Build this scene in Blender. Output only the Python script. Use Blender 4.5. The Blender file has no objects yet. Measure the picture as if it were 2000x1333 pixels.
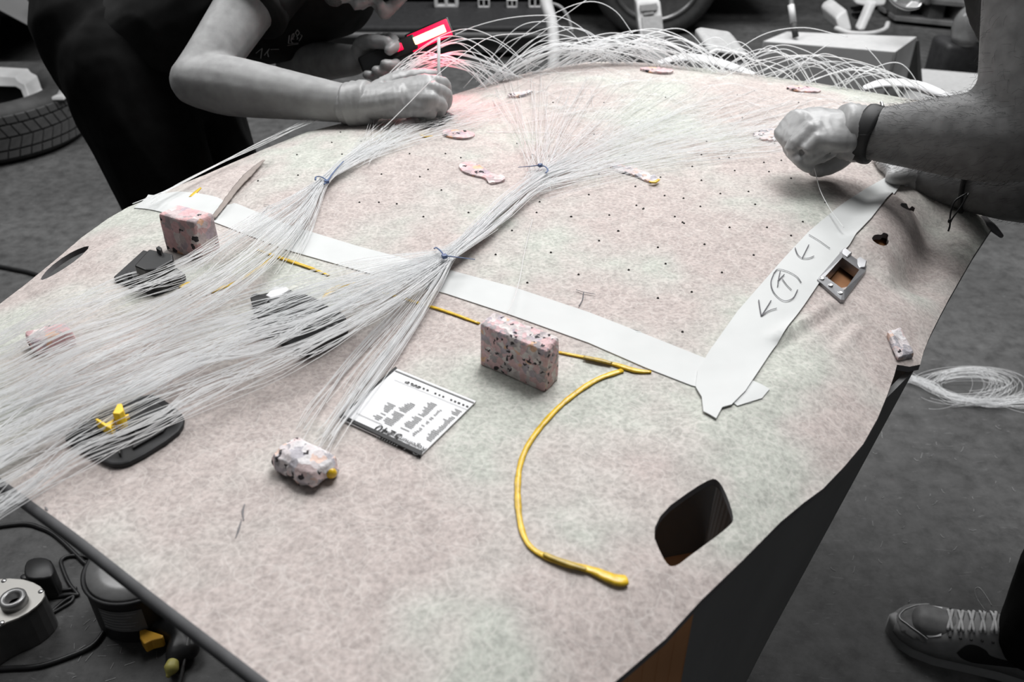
import bpy, bmesh, math, random
import numpy as np
from mathutils import Vector, Matrix, noise
from mathutils.geometry import delaunay_2d_cdt
from mathutils.bvhtree import BVHTree

random.seed(7); rng = np.random.default_rng(7)
scn = bpy.context.scene
COL = scn.collection
R = math.radians

# ------------------------------------------------------------------ camera
F = 1700.0; PITCH = R(34.0); CAMZ = 1.20
cd = bpy.data.cameras.new('camera'); cam = bpy.data.objects.new('camera', cd); COL.objects.link(cam)
cam.location = (0, 0, CAMZ); cam.rotation_euler = (R(90) - PITCH, 0, 0)
cd.sensor_width = 36.0; cd.lens = F / 2000.0 * 36.0; cd.clip_start = 0.02
cd.dof.use_dof = True; cd.dof.focus_distance = 0.98; cd.dof.aperture_fstop = 8.0
scn.camera = cam

# ------------------------------------------------------------------ world, lights, exposure
w = bpy.data.worlds.new('workshop_air'); scn.world = w; w.use_nodes = True
w.node_tree.nodes['Background'].inputs[0].default_value = (0.95, 0.97, 1.0, 1)
w.node_tree.nodes['Background'].inputs[1].default_value = 0.10
scn.view_settings.view_transform = 'Standard'; scn.view_settings.look = 'None'
scn.view_settings.exposure = 0.0; scn.view_settings.gamma = 1.0
scn.view_settings.use_curve_mapping = False
scn.cycles.max_bounces = 16; scn.cycles.diffuse_bounces = 10; scn.cycles.transparent_max_bounces = 40
def area(name, loc, target, sx, sy, power, col=(1, 1, 1)):
    l = bpy.data.lights.new(name, 'AREA'); l.shape = 'RECTANGLE'; l.size = sx; l.size_y = sy
    l.energy = power; l.color = col
    o = bpy.data.objects.new(name, l); COL.objects.link(o); o.location = loc
    o.rotation_euler = (Vector(target) - Vector(loc)).to_track_quat('-Z', 'Y').to_euler()
    return o
area('ceiling_light_bench', (0.65, 1.95, 3.6), (0.12, 1.0, 0.7), 1.9, 1.5, 130)
area('fill_light_back', (0.9, 4.2, 3.1), (0.8, 3.6, 0), 2.5, 1.2, 120)  # extra unseen light, added to brighten the background floor
area('ceiling_light_left', (-2.0, 2.6, 3.1), (-1.4, 2.0, 0), 1.6, 1.2, 62)

# ------------------------------------------------------------------ pixel <-> place helpers (2000 x 1333 frame)
cP, sP = math.cos(PITCH), math.sin(PITCH)
def rays(px, py):
    a = (np.asarray(px, float) - 1000.0) / F; b = (666.5 - np.asarray(py, float)) / F
    return np.stack([a, cP + sP * b, -sP + cP * b], -1)
def PZ(px, py, z):
    d = rays(px, py); t = (z - CAMZ) / d[..., 2]
    return np.array([0, 0, CAMZ]) + d * t[..., None]
def PD(px, py, dep):
    return np.array([0, 0, CAMZ]) + rays(px, py) * np.asarray(dep, float)[..., None]
def V(px, py, dep): return Vector(PD(px, py, dep))
def G(px, py, z=0.0): return Vector(PZ(np.array(px, float), np.array(py, float), z))
def proj(p):
    p = np.asarray(p, float) - np.array([0, 0, CAMZ])
    dep = p[..., 1] * cP - p[..., 2] * sP; up = p[..., 1] * sP + p[..., 2] * cP
    return 1000 + F * p[..., 0] / dep, 666.5 - F * up / dep

# ------------------------------------------------------------------ materials
MATS = {}
def newmat(name):
    m = bpy.data.materials.new(name); m.use_nodes = True; MATS[name] = m
    nt = m.node_tree; return m, nt, nt.nodes['Principled BSDF']
def N(nt, t, **kw):
    n = nt.nodes.new(t)
    for k, v in kw.items():
        if k in n.inputs: n.inputs[k].default_value = v
        else: setattr(n, k, v)
    return n
def ramp(nt, fac, stops):
    r = nt.nodes.new('ShaderNodeValToRGB'); e = r.color_ramp.elements
    while len(e) < len(stops): e.new(0.5)
    for el, (p, c) in zip(e, stops):
        el.position = p; el.color = (c, c, c, 1) if not hasattr(c, '__len__') else (*c, 1)
    nt.links.new(fac, r.inputs[0]); return r
def mixc(nt, fac, a, b, mode='MIX'):
    m = nt.nodes.new('ShaderNodeMix'); m.data_type = 'RGBA'; m.blend_type = mode
    for s, v in ((m.inputs[0], fac), (m.inputs[6], a), (m.inputs[7], b)):
        if hasattr(v, 'links'): nt.links.new(v, s)
        elif hasattr(v, '__len__'): s.default_value = (*v, 1)
        else: s.default_value = v
    return m.outputs[2]
def plain(name, c, rough=0.6, noise_amt=0.12, scale=60, metal=0.0, bump=0.0, spec=0.5):
    m, nt, b = newmat(name)
    if not hasattr(c, '__len__'): c = (c, c, c)
    tc = N(nt, 'ShaderNodeTexCoord'); n = N(nt, 'ShaderNodeTexNoise', Scale=scale, Detail=4.0)
    nt.links.new(tc.outputs['Object'], n.inputs['Vector'])
    lo = [x * (1 - noise_amt) for x in c]; hi = [min(1, x * (1 + noise_amt)) for x in c]
    r = ramp(nt, n.outputs['Fac'], [(0.3, lo), (0.7, hi)])
    nt.links.new(r.outputs[0], b.inputs['Base Color'])
    b.inputs['Roughness'].default_value = rough; b.inputs['Metallic'].default_value = metal
    b.inputs['Specular IOR Level'].default_value = spec
    if bump:
        bp = N(nt, 'ShaderNodeBump', Strength=bump, Distance=0.002)
        nt.links.new(n.outputs['Fac'], bp.inputs['Height']); nt.links.new(bp.outputs[0], b.inputs['Normal'])
    return m
def emit(name, c, s):
    m, nt, b = newmat(name)
    b.inputs['Base Color'].default_value = (*c, 1); b.inputs['Emission Color'].default_value = (*c, 1)
    b.inputs['Emission Strength'].default_value = s; return m

def felt_mat():
    m, nt, b = newmat('felt'); L = nt.links
    tc = N(nt, 'ShaderNodeTexCoord').outputs['Object']
    big = N(nt, 'ShaderNodeTexNoise', Scale=5.5, Detail=3.0, Roughness=0.55); L.new(tc, big.inputs['Vector'])
    r1 = ramp(nt, big.outputs['Fac'], [(0.45, (0.505, 0.443, 0.420)), (0.54, (0.515, 0.485, 0.455)), (0.61, (0.505, 0.518, 0.470))])
    # loose curly fibres: thin cell borders of warped cells, at three sizes
    def wisps(scale, warp, lo, hi):
        wn = N(nt, 'ShaderNodeTexNoise', Scale=scale * 0.35, Detail=2.0); L.new(tc, wn.inputs['Vector'])
        ma = N(nt, 'ShaderNodeMix'); ma.data_type = 'VECTOR'; ma.inputs[0].default_value = warp
        L.new(tc, ma.inputs[4]); L.new(wn.outputs['Color'], ma.inputs[5])
        vo = N(nt, 'ShaderNodeTexVoronoi', Scale=scale); vo.feature = 'DISTANCE_TO_EDGE'
        L.new(ma.outputs[1], vo.inputs['Vector'])
        return ramp(nt, vo.outputs['Distance'], [(lo, 1.0), (hi, 0.0)]).outputs[0]
    w1 = wisps(60, 0.10, 0.0, 0.05); w2 = wisps(150, 0.06, 0.0, 0.08)
    fine = N(nt, 'ShaderNodeTexNoise', Scale=260.0, Detail=3.0); L.new(tc, fine.inputs['Vector'])
    fr = ramp(nt, fine.outputs['Fac'], [(0.30, 0.62), (0.62, 1.0)])
    med = N(nt, 'ShaderNodeTexNoise', Scale=48.0, Detail=4.0, Roughness=0.7); L.new(tc, med.inputs['Vector'])
    mr = ramp(nt, med.outputs['Fac'], [(0.32, 0.74), (0.62, 1.0)])
    c = mixc(nt, 0.75, r1.outputs[0], fr.outputs[0], 'MULTIPLY'); c = mixc(nt, 0.8, c, mr.outputs[0], 'MULTIPLY')
    f1 = N(nt, 'ShaderNodeMath', operation='MULTIPLY'); L.new(w1, f1.inputs[0]); f1.inputs[1].default_value = 0.30
    f2 = N(nt, 'ShaderNodeMath', operation='MULTIPLY'); L.new(w2, f2.inputs[0]); f2.inputs[1].default_value = 0.18
    c = mixc(nt, f1.outputs[0], c, (0.68, 0.64, 0.61)); c = mixc(nt, f2.outputs[0], c, (0.64, 0.61, 0.585))
    L.new(c, b.inputs['Base Color']); b.inputs['Roughness'].default_value = 0.95
    b.inputs['Specular IOR Level'].default_value = 0.1
    bp = N(nt, 'ShaderNodeBump', Strength=0.35, Distance=0.0015); L.new(med.outputs['Fac'], bp.inputs['Height'])
    L.new(bp.outputs[0], b.inputs['Normal']); return m
def foam_mat(name, base, chips, scale=70, seed=0.0):
    m, nt, b = newmat(name); L = nt.links
    tc = N(nt, 'ShaderNodeTexCoord').outputs['Object']
    mp = N(nt, 'ShaderNodeMapping'); mp.inputs['Location'].default_value = (seed, seed * 2, seed * 3); L.new(tc, mp.inputs[0])
    wn = N(nt, 'ShaderNodeTexNoise', Scale=180.0, Detail=2.0); L.new(mp.outputs[0], wn.inputs['Vector'])
    ma = N(nt, 'ShaderNodeMix'); ma.data_type = 'VECTOR'; ma.inputs[0].default_value = 0.008
    L.new(mp.outputs[0], ma.inputs[4]); L.new(wn.outputs['Color'], ma.inputs[5])
    vo = N(nt, 'ShaderNodeTexVoronoi', Scale=scale); L.new(ma.outputs[1], vo.inputs['Vector'])
    sep = N(nt, 'ShaderNodeSeparateColor'); L.new(vo.outputs['Color'], sep.inputs[0])
    r = ramp(nt, sep.outputs[0], chips); r.color_ramp.interpolation = 'CONSTANT'
    v2 = N(nt, 'ShaderNodeTexVoronoi', Scale=scale * 1.9); L.new(ma.outputs[1], v2.inputs['Vector'])
    s2 = N(nt, 'ShaderNodeSeparateColor'); L.new(v2.outputs['Color'], s2.inputs[0])
    r2 = ramp(nt, s2.outputs[1], [(0.0, 0.0), (0.945, 1.0)]); r2.color_ramp.interpolation = 'CONSTANT'
    c = mixc(nt, 0.35, r.outputs[0], base); c = mixc(nt, r2.outputs[0], c, (0.06, 0.055, 0.06))
    nn = N(nt, 'ShaderNodeTexNoise', Scale=220.0, Detail=2.0); L.new(mp.outputs[0], nn.inputs['Vector'])
    c = mixc(nt, 0.5, c, ramp(nt, nn.outputs['Fac'], [(0.3, 0.6), (0.7, 1.0)]).outputs[0], 'MULTIPLY')
    L.new(c, b.inputs['Base Color']); b.inputs['Roughness'].default_value = 0.95; b.inputs['Specular IOR Level'].default_value = 0.1
    bp = N(nt, 'ShaderNodeBump', Strength=0.6, Distance=0.002); L.new(vo.outputs['Distance'], bp.inputs['Height'])
    L.new(bp.outputs[0], b.inputs['Normal']); return m
def floor_mat():
    m, nt, b = newmat('concrete'); L = nt.links
    tc = N(nt, 'ShaderNodeTexCoord').outputs['Object']
    n1 = N(nt, 'ShaderNodeTexNoise', Scale=2.2, Detail=6.0, Roughness=0.65); L.new(tc, n1.inputs['Vector'])
    n2 = N(nt, 'ShaderNodeTexNoise', Scale=26.0, Detail=6.0, Roughness=0.7); L.new(tc, n2.inputs['Vector'])
    r1 = ramp(nt, n1.outputs['Fac'], [(0.30, 0.046), (0.55, 0.070), (0.75, 0.10)])
    r2 = ramp(nt, n2.outputs['Fac'], [(0.30, 0.45), (0.52, 0.95), (0.70, 1.25)])
    c = mixc(nt, 1.0, r1.outputs[0], r2.outputs[0], 'MULTIPLY')
    mp = N(nt, 'ShaderNodeMapping'); mp.inputs['Scale'].default_value = (3.0, 14.0, 1); mp.inputs['Rotation'].default_value = (0, 0, 0.5); L.new(tc, mp.inputs[0])
    n3 = N(nt, 'ShaderNodeTexNoise', Scale=9.0, Detail=3.0, Distortion=1.5); L.new(mp.outputs[0], n3.inputs['Vector'])
    r3 = ramp(nt, n3.outputs['Fac'], [(0.66, 0.0), (0.72, 0.35)])
    c = mixc(nt, r3.outputs[0], c, (0.20, 0.20, 0.20))
    L.new(c, b.inputs['Base Color']); b.inputs['Roughness'].default_value = 0.62; b.inputs['Specular IOR Level'].default_value = 0.3
    bp = N(nt, 'ShaderNodeBump', Strength=0.25, Distance=0.003); L.new(n2.outputs['Fac'], bp.inputs['Height'])
    L.new(bp.outputs[0], b.inputs['Normal']); return m
def skin_mat(name, c, mottled=0.16):
    m = plain(name, c, 0.55, mottled, 55, bump=0.15, spec=0.35); return m
FELT = felt_mat(); CONC = floor_mat()
chips_a = [(0.0, (0.60, 0.55, 0.55)), (0.2, (0.74, 0.48, 0.50)), (0.42, (0.36, 0.34, 0.35)), (0.56, (0.78, 0.74, 0.72)), (0.72, (0.70, 0.44, 0.44)), (0.86, (0.44, 0.40, 0.46)), (0.96, (0.85, 0.50, 0.28))]
chips_b = [(0.0, (0.72, 0.66, 0.66)), (0.22, (0.80, 0.62, 0.60)), (0.42, (0.30, 0.30, 0.32)), (0.55, (0.80, 0.78, 0.78)), (0.74, (0.44, 0.43, 0.47)), (0.90, (0.82, 0.56, 0.44))]
FOAM1 = foam_mat('chip_foam_speckled', (0.52, 0.45, 0.45), chips_a, 190, 0.0)
FOAM2 = foam_mat('chip_foam_pink', (0.62, 0.43, 0.43), chips_a, 100, 1.3)
FOAM3 = foam_mat('chip_foam_grey', (0.54, 0.50, 0.52), chips_b, 130, 2.1)
RIM = plain('felt_rim', (0.16, 0.155, 0.16), 0.9); UNDER = plain('felt_under', (0.30, 0.22, 0.16), 0.9)
TAPE = plain('masking_tape', (0.52, 0.53, 0.525), 0.75, 0.035, 25, bump=0.1)
GLUE = plain('yellow_glue', (0.62, 0.40, 0.02), 0.28, 0.25, 160, bump=0.3)
GLUED = plain('stained_glue', (0.36, 0.25, 0.03), 0.4, 0.4, 160)
INK = plain('pencil_ink', (0.10, 0.10, 0.11), 0.7, 0.1)
HOLE = plain('pin_hole_dark', (0.03, 0.028, 0.026), 0.9)
FIBRE = plain('optical_fibre', (0.96, 0.965, 0.97), 0.30, 0.04, 30, spec=0.6)
_nt = FIBRE.node_tree; _o = _nt.nodes['Material Output']; _b = _nt.nodes['Principled BSDF']; _t = _nt.nodes.new('ShaderNodeBsdfTransparent'); _m = _nt.nodes.new('ShaderNodeMixShader')
_m.inputs[0].default_value = 0.74; _l = _nt.nodes.new('ShaderNodeBsdfTranslucent'); _l.inputs[0].default_value = (.97, .975, .98, 1); _k = _nt.nodes.new('ShaderNodeMixShader'); _k.inputs[0].default_value = .5
_nt.links.new(_b.outputs[0], _k.inputs[1]); _nt.links.new(_l.outputs[0], _k.inputs[2]); _nt.links.new(_t.outputs[0], _m.inputs[1]); _nt.links.new(_k.outputs[0], _m.inputs[2]); _nt.links.new(_m.outputs[0], _o.inputs[0])
scn.cycles.transparent_max_bounces = 40
BLK = plain('black_plastic', (0.012, 0.012, 0.0125), 0.42, 0.25, 40, spec=.35)
BLKS = plain('black_satin', (0.020, 0.020, 0.021), 0.55, 0.25, 40, spec=.3)
GREYM = plain('cast_metal', (0.30, 0.30, 0.31), 0.38, 0.12, 50, metal=0.7)
WHITE = plain('white_paper', (0.66, 0.66, 0.67), 0.7, 0.02, 30)
PRINT = plain('print_black', (0.03, 0.03, 0.03), 0.7, 0.05)
PRINTG = plain('print_grey', (0.16, 0.16, 0.16), 0.7, 0.1)
YEL = plain('yellow_clip', (0.85, 0.56, 0.02), 0.5, 0.08, 60)
YELD = plain('orange_trigger', (0.62, 0.33, 0.03), 0.45, 0.06, 60)
BLUE = plain('tie_blue', (0.05, 0.09, 0.20), 0.4, 0.1)
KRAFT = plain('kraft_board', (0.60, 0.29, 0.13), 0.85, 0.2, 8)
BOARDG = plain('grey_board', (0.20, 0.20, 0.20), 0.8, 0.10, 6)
SKIN1 = skin_mat('skin_left', (0.30, 0.30, 0.30)); SKIN2 = skin_mat('skin_right', (0.135, 0.135, 0.135), 0.24)
GLOVE = plain('latex_glove', (0.31, 0.31, 0.31), 0.42, 0.10, 80, bump=0.25)
SHIRT = plain('black_cotton', (0.016, 0.016, 0.016), 0.9, 0.3, 30, spec=0.15)
TROU = plain('black_trouser_cloth', (0.009, 0.009, 0.009), 0.95, 0.3, 30, spec=0.1)
HAIR = plain('dark_hair', (0.02, 0.02, 0.02), 0.6, 0.3, 90)
EMB = plain('print_light', (0.40, 0.40, 0.40), 0.8, 0.05)
RUB = plain('rubber', (0.030, 0.030, 0.030), 0.75, 0.3, 30)
CARP = plain('car_black_paint', (0.012, 0.012, 0.013), 0.22, 0.1, 10)
CARG = plain('grey_panel', (0.13, 0.13, 0.13), 0.5, 0.1, 10)
LITE = plain('light_plastic', (0.50, 0.50, 0.50), 0.5, 0.1, 20)
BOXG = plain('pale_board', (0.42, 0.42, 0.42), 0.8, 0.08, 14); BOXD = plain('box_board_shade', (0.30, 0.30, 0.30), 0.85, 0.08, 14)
STEEL = plain('bright_steel', (0.45, 0.45, 0.45), 0.3, 0.1, 20, metal=0.9)
CANV = plain('shoe_leather', (0.20, 0.20, 0.20), 0.6, 0.14, 60); CANVL = plain('shoe_toe_white', (0.78, 0.78, 0.78), 0.6, 0.12, 60)
SUEDE = plain('shoe_suede', (0.14, 0.14, 0.14), 0.9, 0.2, 90); LACE = plain('shoe_lace', (0.52, 0.52, 0.52), 0.8, 0.15, 120)
RUBW = plain('shoe_rubber', (0.24, 0.24, 0.24), 0.6, 0.1, 40)
LAMPW = emit('lamp_led', (1.0, 0.72, 0.42), 2.2); LAMPR = emit('lamp_red', (1.0, 0.0, 0.06), 0.95)
glm, glnt, glb = newmat('clear_plastic'); glb.inputs['Base Color'].default_value = (0.8, 0.8, 0.8, 1)
glb.inputs['Roughness'].default_value = 0.08; glb.inputs['Transmission Weight'].default_value = 0.85; CLEAR = glm

# ------------------------------------------------------------------ object helpers
def link(o, parent=None):
    COL.objects.link(o)
    if parent: o.parent = parent
    return o
def wloc(p):
    v = Vector((0, 0, 0))
    while p: v = v + p.location; p = p.parent
    return v
def tag(o, label=None, cat=None, group=None, kind=None):
    if label: o['label'] = label
    if cat: o['category'] = cat
    if group: o['group'] = group
    if kind: o['kind'] = kind
    return o
def thing(name, loc, label, cat, group=None):
    o = bpy.data.objects.new(name, None); o.empty_display_size = 0.05; o.location = loc
    link(o); return tag(o, label, cat, group)
def put(name, me, mats, parent=None, origin=None, smooth=True, **t):
    """me holds WORLD coordinates; the object's origin goes to the parent's place or to the base of the mesh."""
    if not isinstance(mats, (list, tuple)): mats = [mats]
    for m in mats: me.materials.append(m)
    o = bpy.data.objects.new(name, me)
    if origin is None:
        if parent: origin = wloc(parent)
        else:
            n = len(me.vertices); a = np.empty(n * 3); me.vertices.foreach_get('co', a); a = a.reshape(-1, 3)
            origin = Vector(((a[:, 0].min() + a[:, 0].max()) / 2, (a[:, 1].min() + a[:, 1].max()) / 2, a[:, 2].min()))
    me.transform(Matrix.Translation(-Vector(origin)))
    o.location = Vector(origin) - (wloc(parent) if parent else Vector((0, 0, 0)))
    if smooth: me.polygons.foreach_set('use_smooth', [True] * len(me.polygons))
    link(o, parent); tag(o, **t); return o
def bm_mesh(bm, name='m'):
    bmesh.ops.recalc_face_normals(bm, faces=bm.faces)
    me = bpy.data.meshes.new(name); bm.to_mesh(me); bm.free(); return me
def smart(o, ang=35):
    me = o.data
    try: me.set_sharp_from_angle(angle=R(ang))
    except Exception: pass
    return o
def bevel_bm(bm, r, seg=2):
    bmesh.ops.bevel(bm, geom=[e for e in bm.edges if len(e.link_faces) == 2 and e.calc_face_angle(0) > 0.4], offset=r, segments=seg, profile=0.5, affect='EDGES', clamp_overlap=True)
def crom(P, n):
    P = np.asarray(P, float)
    if len(P) < 3: return np.linspace(P[0], P[-1], n)
    Q = np.vstack([2 * P[0] - P[1], P, 2 * P[-1] - P[-2]]); m = len(P) - 1
    u = np.linspace(0, m, n); i = np.minimum(u.astype(int), m - 1); t = (u - i)[:, None]
    p0, p1, p2, p3 = Q[i], Q[i + 1], Q[i + 2], Q[i + 3]
    return 0.5 * (2 * p1 + (p2 - p0) * t + (2 * p0 - 5 * p1 + 4 * p2 - p3) * t ** 2 + (3 * p1 - p0 - 3 * p2 + p3) * t ** 3)
def tubes(lines, rad, k=3, closed=False, ref=(0.13, 0.21, 0.97), flat=1.0):
    """polylines -> one mesh of thin tubes. rad: scalar, or per-line array of radii along it"""
    VV, FF, base = [], [], 0
    ref = np.array(ref)
    ang = np.arange(k) * 2 * math.pi / k
    for li, P in enumerate(lines):
        P = np.asarray(P, float); n = len(P)
        T = np.gradient(P, axis=0)
        if closed: T = np.roll(P, -1, 0) - np.roll(P, 1, 0)
        T /= np.linalg.norm(T, axis=1)[:, None] + 1e-12
        A = np.cross(T, ref); A /= np.linalg.norm(A, axis=1)[:, None] + 1e-12
        B = np.cross(A, T)
        r = rad[li] if hasattr(rad, '__len__') else rad
        r = (np.asarray(r) * np.ones(n))[:, None, None]
        ring = P[:, None, :] + r * (np.cos(ang)[None, :, None] * A[:, None, :] + flat * np.sin(ang)[None, :, None] * B[:, None, :])
        VV.append(ring.reshape(-1, 3))
        m = n if closed else n - 1
        i = np.arange(m)[:, None]; j = np.arange(k)[None, :]; i2 = (i + 1) % n; j2 = (j + 1) % k
        f = np.stack([i * k + j, i * k + j2, i2 * k + j2, i2 * k + j], -1).reshape(-1, 4) + base
        FF.append(f)
        base += n * k
    Vv = np.vstack(VV); Ff = np.vstack(FF)
    me = bpy.data.meshes.new('tubes'); me.vertices.add(len(Vv)); me.vertices.foreach_set('co', Vv.ravel())
    me.loops.add(Ff.size); me.loops.foreach_set('vertex_index', Ff.ravel())
    me.polygons.add(len(Ff)); me.polygons.foreach_set('loop_start', np.arange(len(Ff)) * 4)
    try: me.polygons.foreach_set('loop_total', np.full(len(Ff), 4))
    except Exception: pass
    me.update(calc_edges=True)
    if not closed and k > 3:      # close the ends
        bm = bmesh.new(); bm.from_mesh(me); bmesh.ops.holes_fill(bm, edges=[e for e in bm.edges if e.is_boundary], sides=0); bm.to_mesh(me); bm.free()
    return me
def boxbm(bm, c, s, rot=None):
    M = Matrix.Translation(Vector(c)) @ (rot.to_4x4() if rot is not None else Matrix()) @ Matrix.Diagonal((*s, 1))
    return bmesh.ops.create_cube(bm, size=1.0, matrix=M)
def box_mesh(c, s, rot=None, bev=0.0, seg=2):
    bm = bmesh.new(); boxbm(bm, c, s, rot)
    if bev: bevel_bm(bm, bev, seg)
    return bm_mesh(bm)
def hull8(base4, top4, bev=0.0, seg=2, sub=0, jit=0.0):
    bm = bmesh.new(); vb = [bm.verts.new(p) for p in base4]; vt = [bm.verts.new(p) for p in top4]
    n = len(vb)
    bm.faces.new(vb[::-1]); bm.faces.new(vt)
    for i in range(n): bm.faces.new((vb[i], vb[(i + 1) % n], vt[(i + 1) % n], vt[i]))
    bmesh.ops.recalc_face_normals(bm, faces=bm.faces)
    if bev: bevel_bm(bm, bev, seg)
    if sub:
        bmesh.ops.subdivide_edges(bm, edges=bm.edges[:], cuts=sub, use_grid_fill=True)
        for v in bm.verts: v.co += noise.noise_vector(v.co * 140) * jit + noise.noise_vector(v.co * 60) * jit
    return bm_mesh(bm)
def lathe(profile, center, axis=(0, 0, 1), n=40, ref=None):
    """profile: (r, h) along axis"""
    ax = Vector(axis).normalized(); q = ax.to_track_quat('Z', 'Y'); bm = bmesh.new(); rings = []
    for r, h in profile:
        rings.append([bm.verts.new(Vector(center) + q @ Vector((r * math.cos(a), r * math.sin(a), h))) for a in [2 * math.pi * i / n for i in range(n)]])
    for A, B in zip(rings, rings[1:]):
        for i in range(n): bm.faces.new((A[i], A[(i + 1) % n], B[(i + 1) % n], B[i]))
    for rg in (rings[0], rings[-1]):
        if (rg[0].co - rg[n // 2].co).length > 1e-5: bm.faces.new(rg)
    bmesh.ops.remove_doubles(bm, verts=bm.verts, dist=1e-6)
    return bm_mesh(bm)
def loft(bm, pts, rad, up=(0, 0, 1), n=14, sub=4, cap=True):
    """pts: path; rad: per point r or (side, up); smooth tube with rounded ends added to bm"""
    pts = [Vector(p) for p in pts]; rr = [(r, r) if not hasattr(r, '__len__') else r for r in rad]
    m = (len(pts) - 1) * sub + 1
    P = crom([tuple(p) for p in pts], m); Q = crom(rr, m) if len(pts) > 2 else np.linspace(rr[0], rr[-1], m)
    Q = np.maximum(Q, 1e-4)
    T = np.gradient(P, axis=0); T /= np.linalg.norm(T, axis=1)[:, None] + 1e-12
    rows = [(P[i], T[i], Q[i]) for i in range(m)]
    if cap:
        def ends(p, t, q, s):
            e = min(q); return [(p + s * t * e * math.sin(a), t, q * max(math.cos(a), 0.05)) for a in (0.5, 1.0, 1.45)]
        rows = ends(P[0], T[0], Q[0], -1)[::-1] + rows + ends(P[-1], T[-1], Q[-1], 1)
    up = np.array(up, float); rings = []
    for p, t, q in rows:
        a = np.cross(t, up); a /= np.linalg.norm(a) + 1e-12; b = np.cross(a, t)
        rings.append([bm.verts.new(p + a * q[0] * math.cos(g) + b * q[1] * math.sin(g)) for g in [2 * math.pi * i / n for i in range(n)]])
    for A, B in zip(rings, rings[1:]):
        for i in range(n): bm.faces.new((A[i], A[(i + 1) % n], B[(i + 1) % n], B[i]))
    bm.faces.new(rings[0][::-1]); bm.faces.new(rings[-1])
def ell(bm, c, r, M=None):
    mat = (M or Matrix()) @ Matrix.Translation(Vector(c)) @ Matrix.Diagonal((*r, 1))
    bmesh.ops.create_icosphere(bm, subdivisions=3, radius=1.0, matrix=mat)
def organic(bm, voxel, smooth=4, fold=0.0, fscale=12.0, fstretch=None):
    bmesh.ops.recalc_face_normals(bm, faces=bm.faces)
    me = bpy.data.meshes.new('t'); bm.to_mesh(me); bm.free()
    o = bpy.data.objects.new('t', me); COL.objects.link(o)
    md = o.modifiers.new('r', 'REMESH'); md.mode = 'VOXEL'; md.voxel_size = voxel
    if smooth:
        sm = o.modifiers.new('s', 'SMOOTH'); sm.factor = 0.5; sm.iterations = smooth
    dg = bpy.context.evaluated_depsgraph_get(); dg.update()
    out = bpy.data.meshes.new_from_object(o.evaluated_get(dg))
    bpy.data.objects.remove(o); bpy.data.meshes.remove(me)
    if fold:
        n = len(out.vertices); nr = [v.normal.copy() for v in out.vertices]
        for v, k in zip(out.vertices, nr):
            q = v.co * fscale
            if fstretch: q = Vector((q.x * fstretch[0], q.y * fstretch[1], q.z * fstretch[2]))
            a = 1 - abs(noise.noise(q + noise.noise_vector(q * 0.6) * 0.5)) * 2
            v.co += k * fold * (a - 0.4)
        out.update()
    return out
def sticks(bm, P, rad, k=8):
    me = tubes([P], rad, k); bm.from_mesh(me); bpy.data.meshes.remove(me)

# ------------------------------------------------------------------ the setting
bm = bmesh.new(); bmesh.ops.create_grid(bm, x_segments=2, y_segments=2, size=7.5, matrix=Matrix.Translation((0, 3.5, 0)))
put('floor', bm_mesh(bm), CONC, smooth=False, kind='structure')
WALL = plain('workshop_wall', (0.10, 0.10, 0.10), 0.9)
put('wall_back', box_mesh((0, 10.0, 1.8), (15, 0.2, 3.6)), WALL, smooth=False, kind='structure')
put('wall_left', box_mesh((-6.5, 3.5, 1.8), (0.2, 13, 3.6)), WALL, smooth=False, kind='structure')
put('wall_right', box_mesh((6.5, 3.5, 1.8), (0.2, 13, 3.6)), WALL, smooth=False, kind='structure')

# ------------------------------------------------------------------ headliner height field
Z0 = 0.75
OUT = [  # px, py, drop (m), width of the rolled edge (m)
 (400,342,.020,.16),(350,362,.022,.16),(300,385,.025,.16),(250,405,.028,.16),(210,428,.026,.16),(160,464,.026,.15),(110,507,.026,.14),(50,556,.026,.14),(0,594,.026,.14),(-80,655,.03,.13),(-180,722,.02,.12),
 (-228,765,.01,.10),(-225,800,.0,.10),(-170,840,.0,.10),(-100,878,.0,.1),(0,940,.0,.1),(150,1050,.0,.1),(300,1168,.0,.1),(500,1322,.0,.1),(620,1420,.0,.1),(700,1490,.004,.1),
 (780,1540,.008,.1),(860,1550,.012,.1),(960,1500,.016,.1),(1080,1425,.018,.1),(1205,1330,.020,.09),(1300,1249,.020,.09),(1370,1173,.020,.09),(1450,1096,.021,.09),(1524,1021,.022,.09),(1570,983,.023,.09),(1608,955,.024,.1),(1650,911,.026,.1),(1686,868,.03,.11),(1714,818,.034,.12),(1733,772,.037,.13),(1746,735,.04,.14),(1752,713,.04,.15),
 (1776,717,.045,.15),(1797,713,.048,.16),(1803,690,.05,.18),(1812,668,.052,.2),(1850,592,.06,.24),(1900,505,.066,.26),(1938,446,.07,.26),(1930,437,.068,.26),(1921,425,.066,.26),(1924,418,.066,.26),(1956,393,.07,.26),(2000,352,.07,.24),(2010,310,.06,.22),(1985,262,.045,.2),(1930,226,.03,.2),
 (1830,203,.018,.2),(1700,180,.014,.2),(1600,163,.012,.2),(1500,149,.010,.2),(1400,136,.010,.2),(1300,126,.010,.2),(1230,121,.010,.2),(1150,121,.010,.2),(1080,131,.010,.2),(1000,150,.010,.2),(940,168,.011,.2),(880,187,.012,.2),(800,210,.013,.2),(740,226,.014,.19),(680,238,.015,.18),(600,258,.016,.17),(520,290,.018,.16),(450,320,.020,.16)]
OUT = np.array(OUT, float)
OXY = PZ(OUT[:, 0], OUT[:, 1], Z0 - OUT[:, 2])[:, :2]
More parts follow.
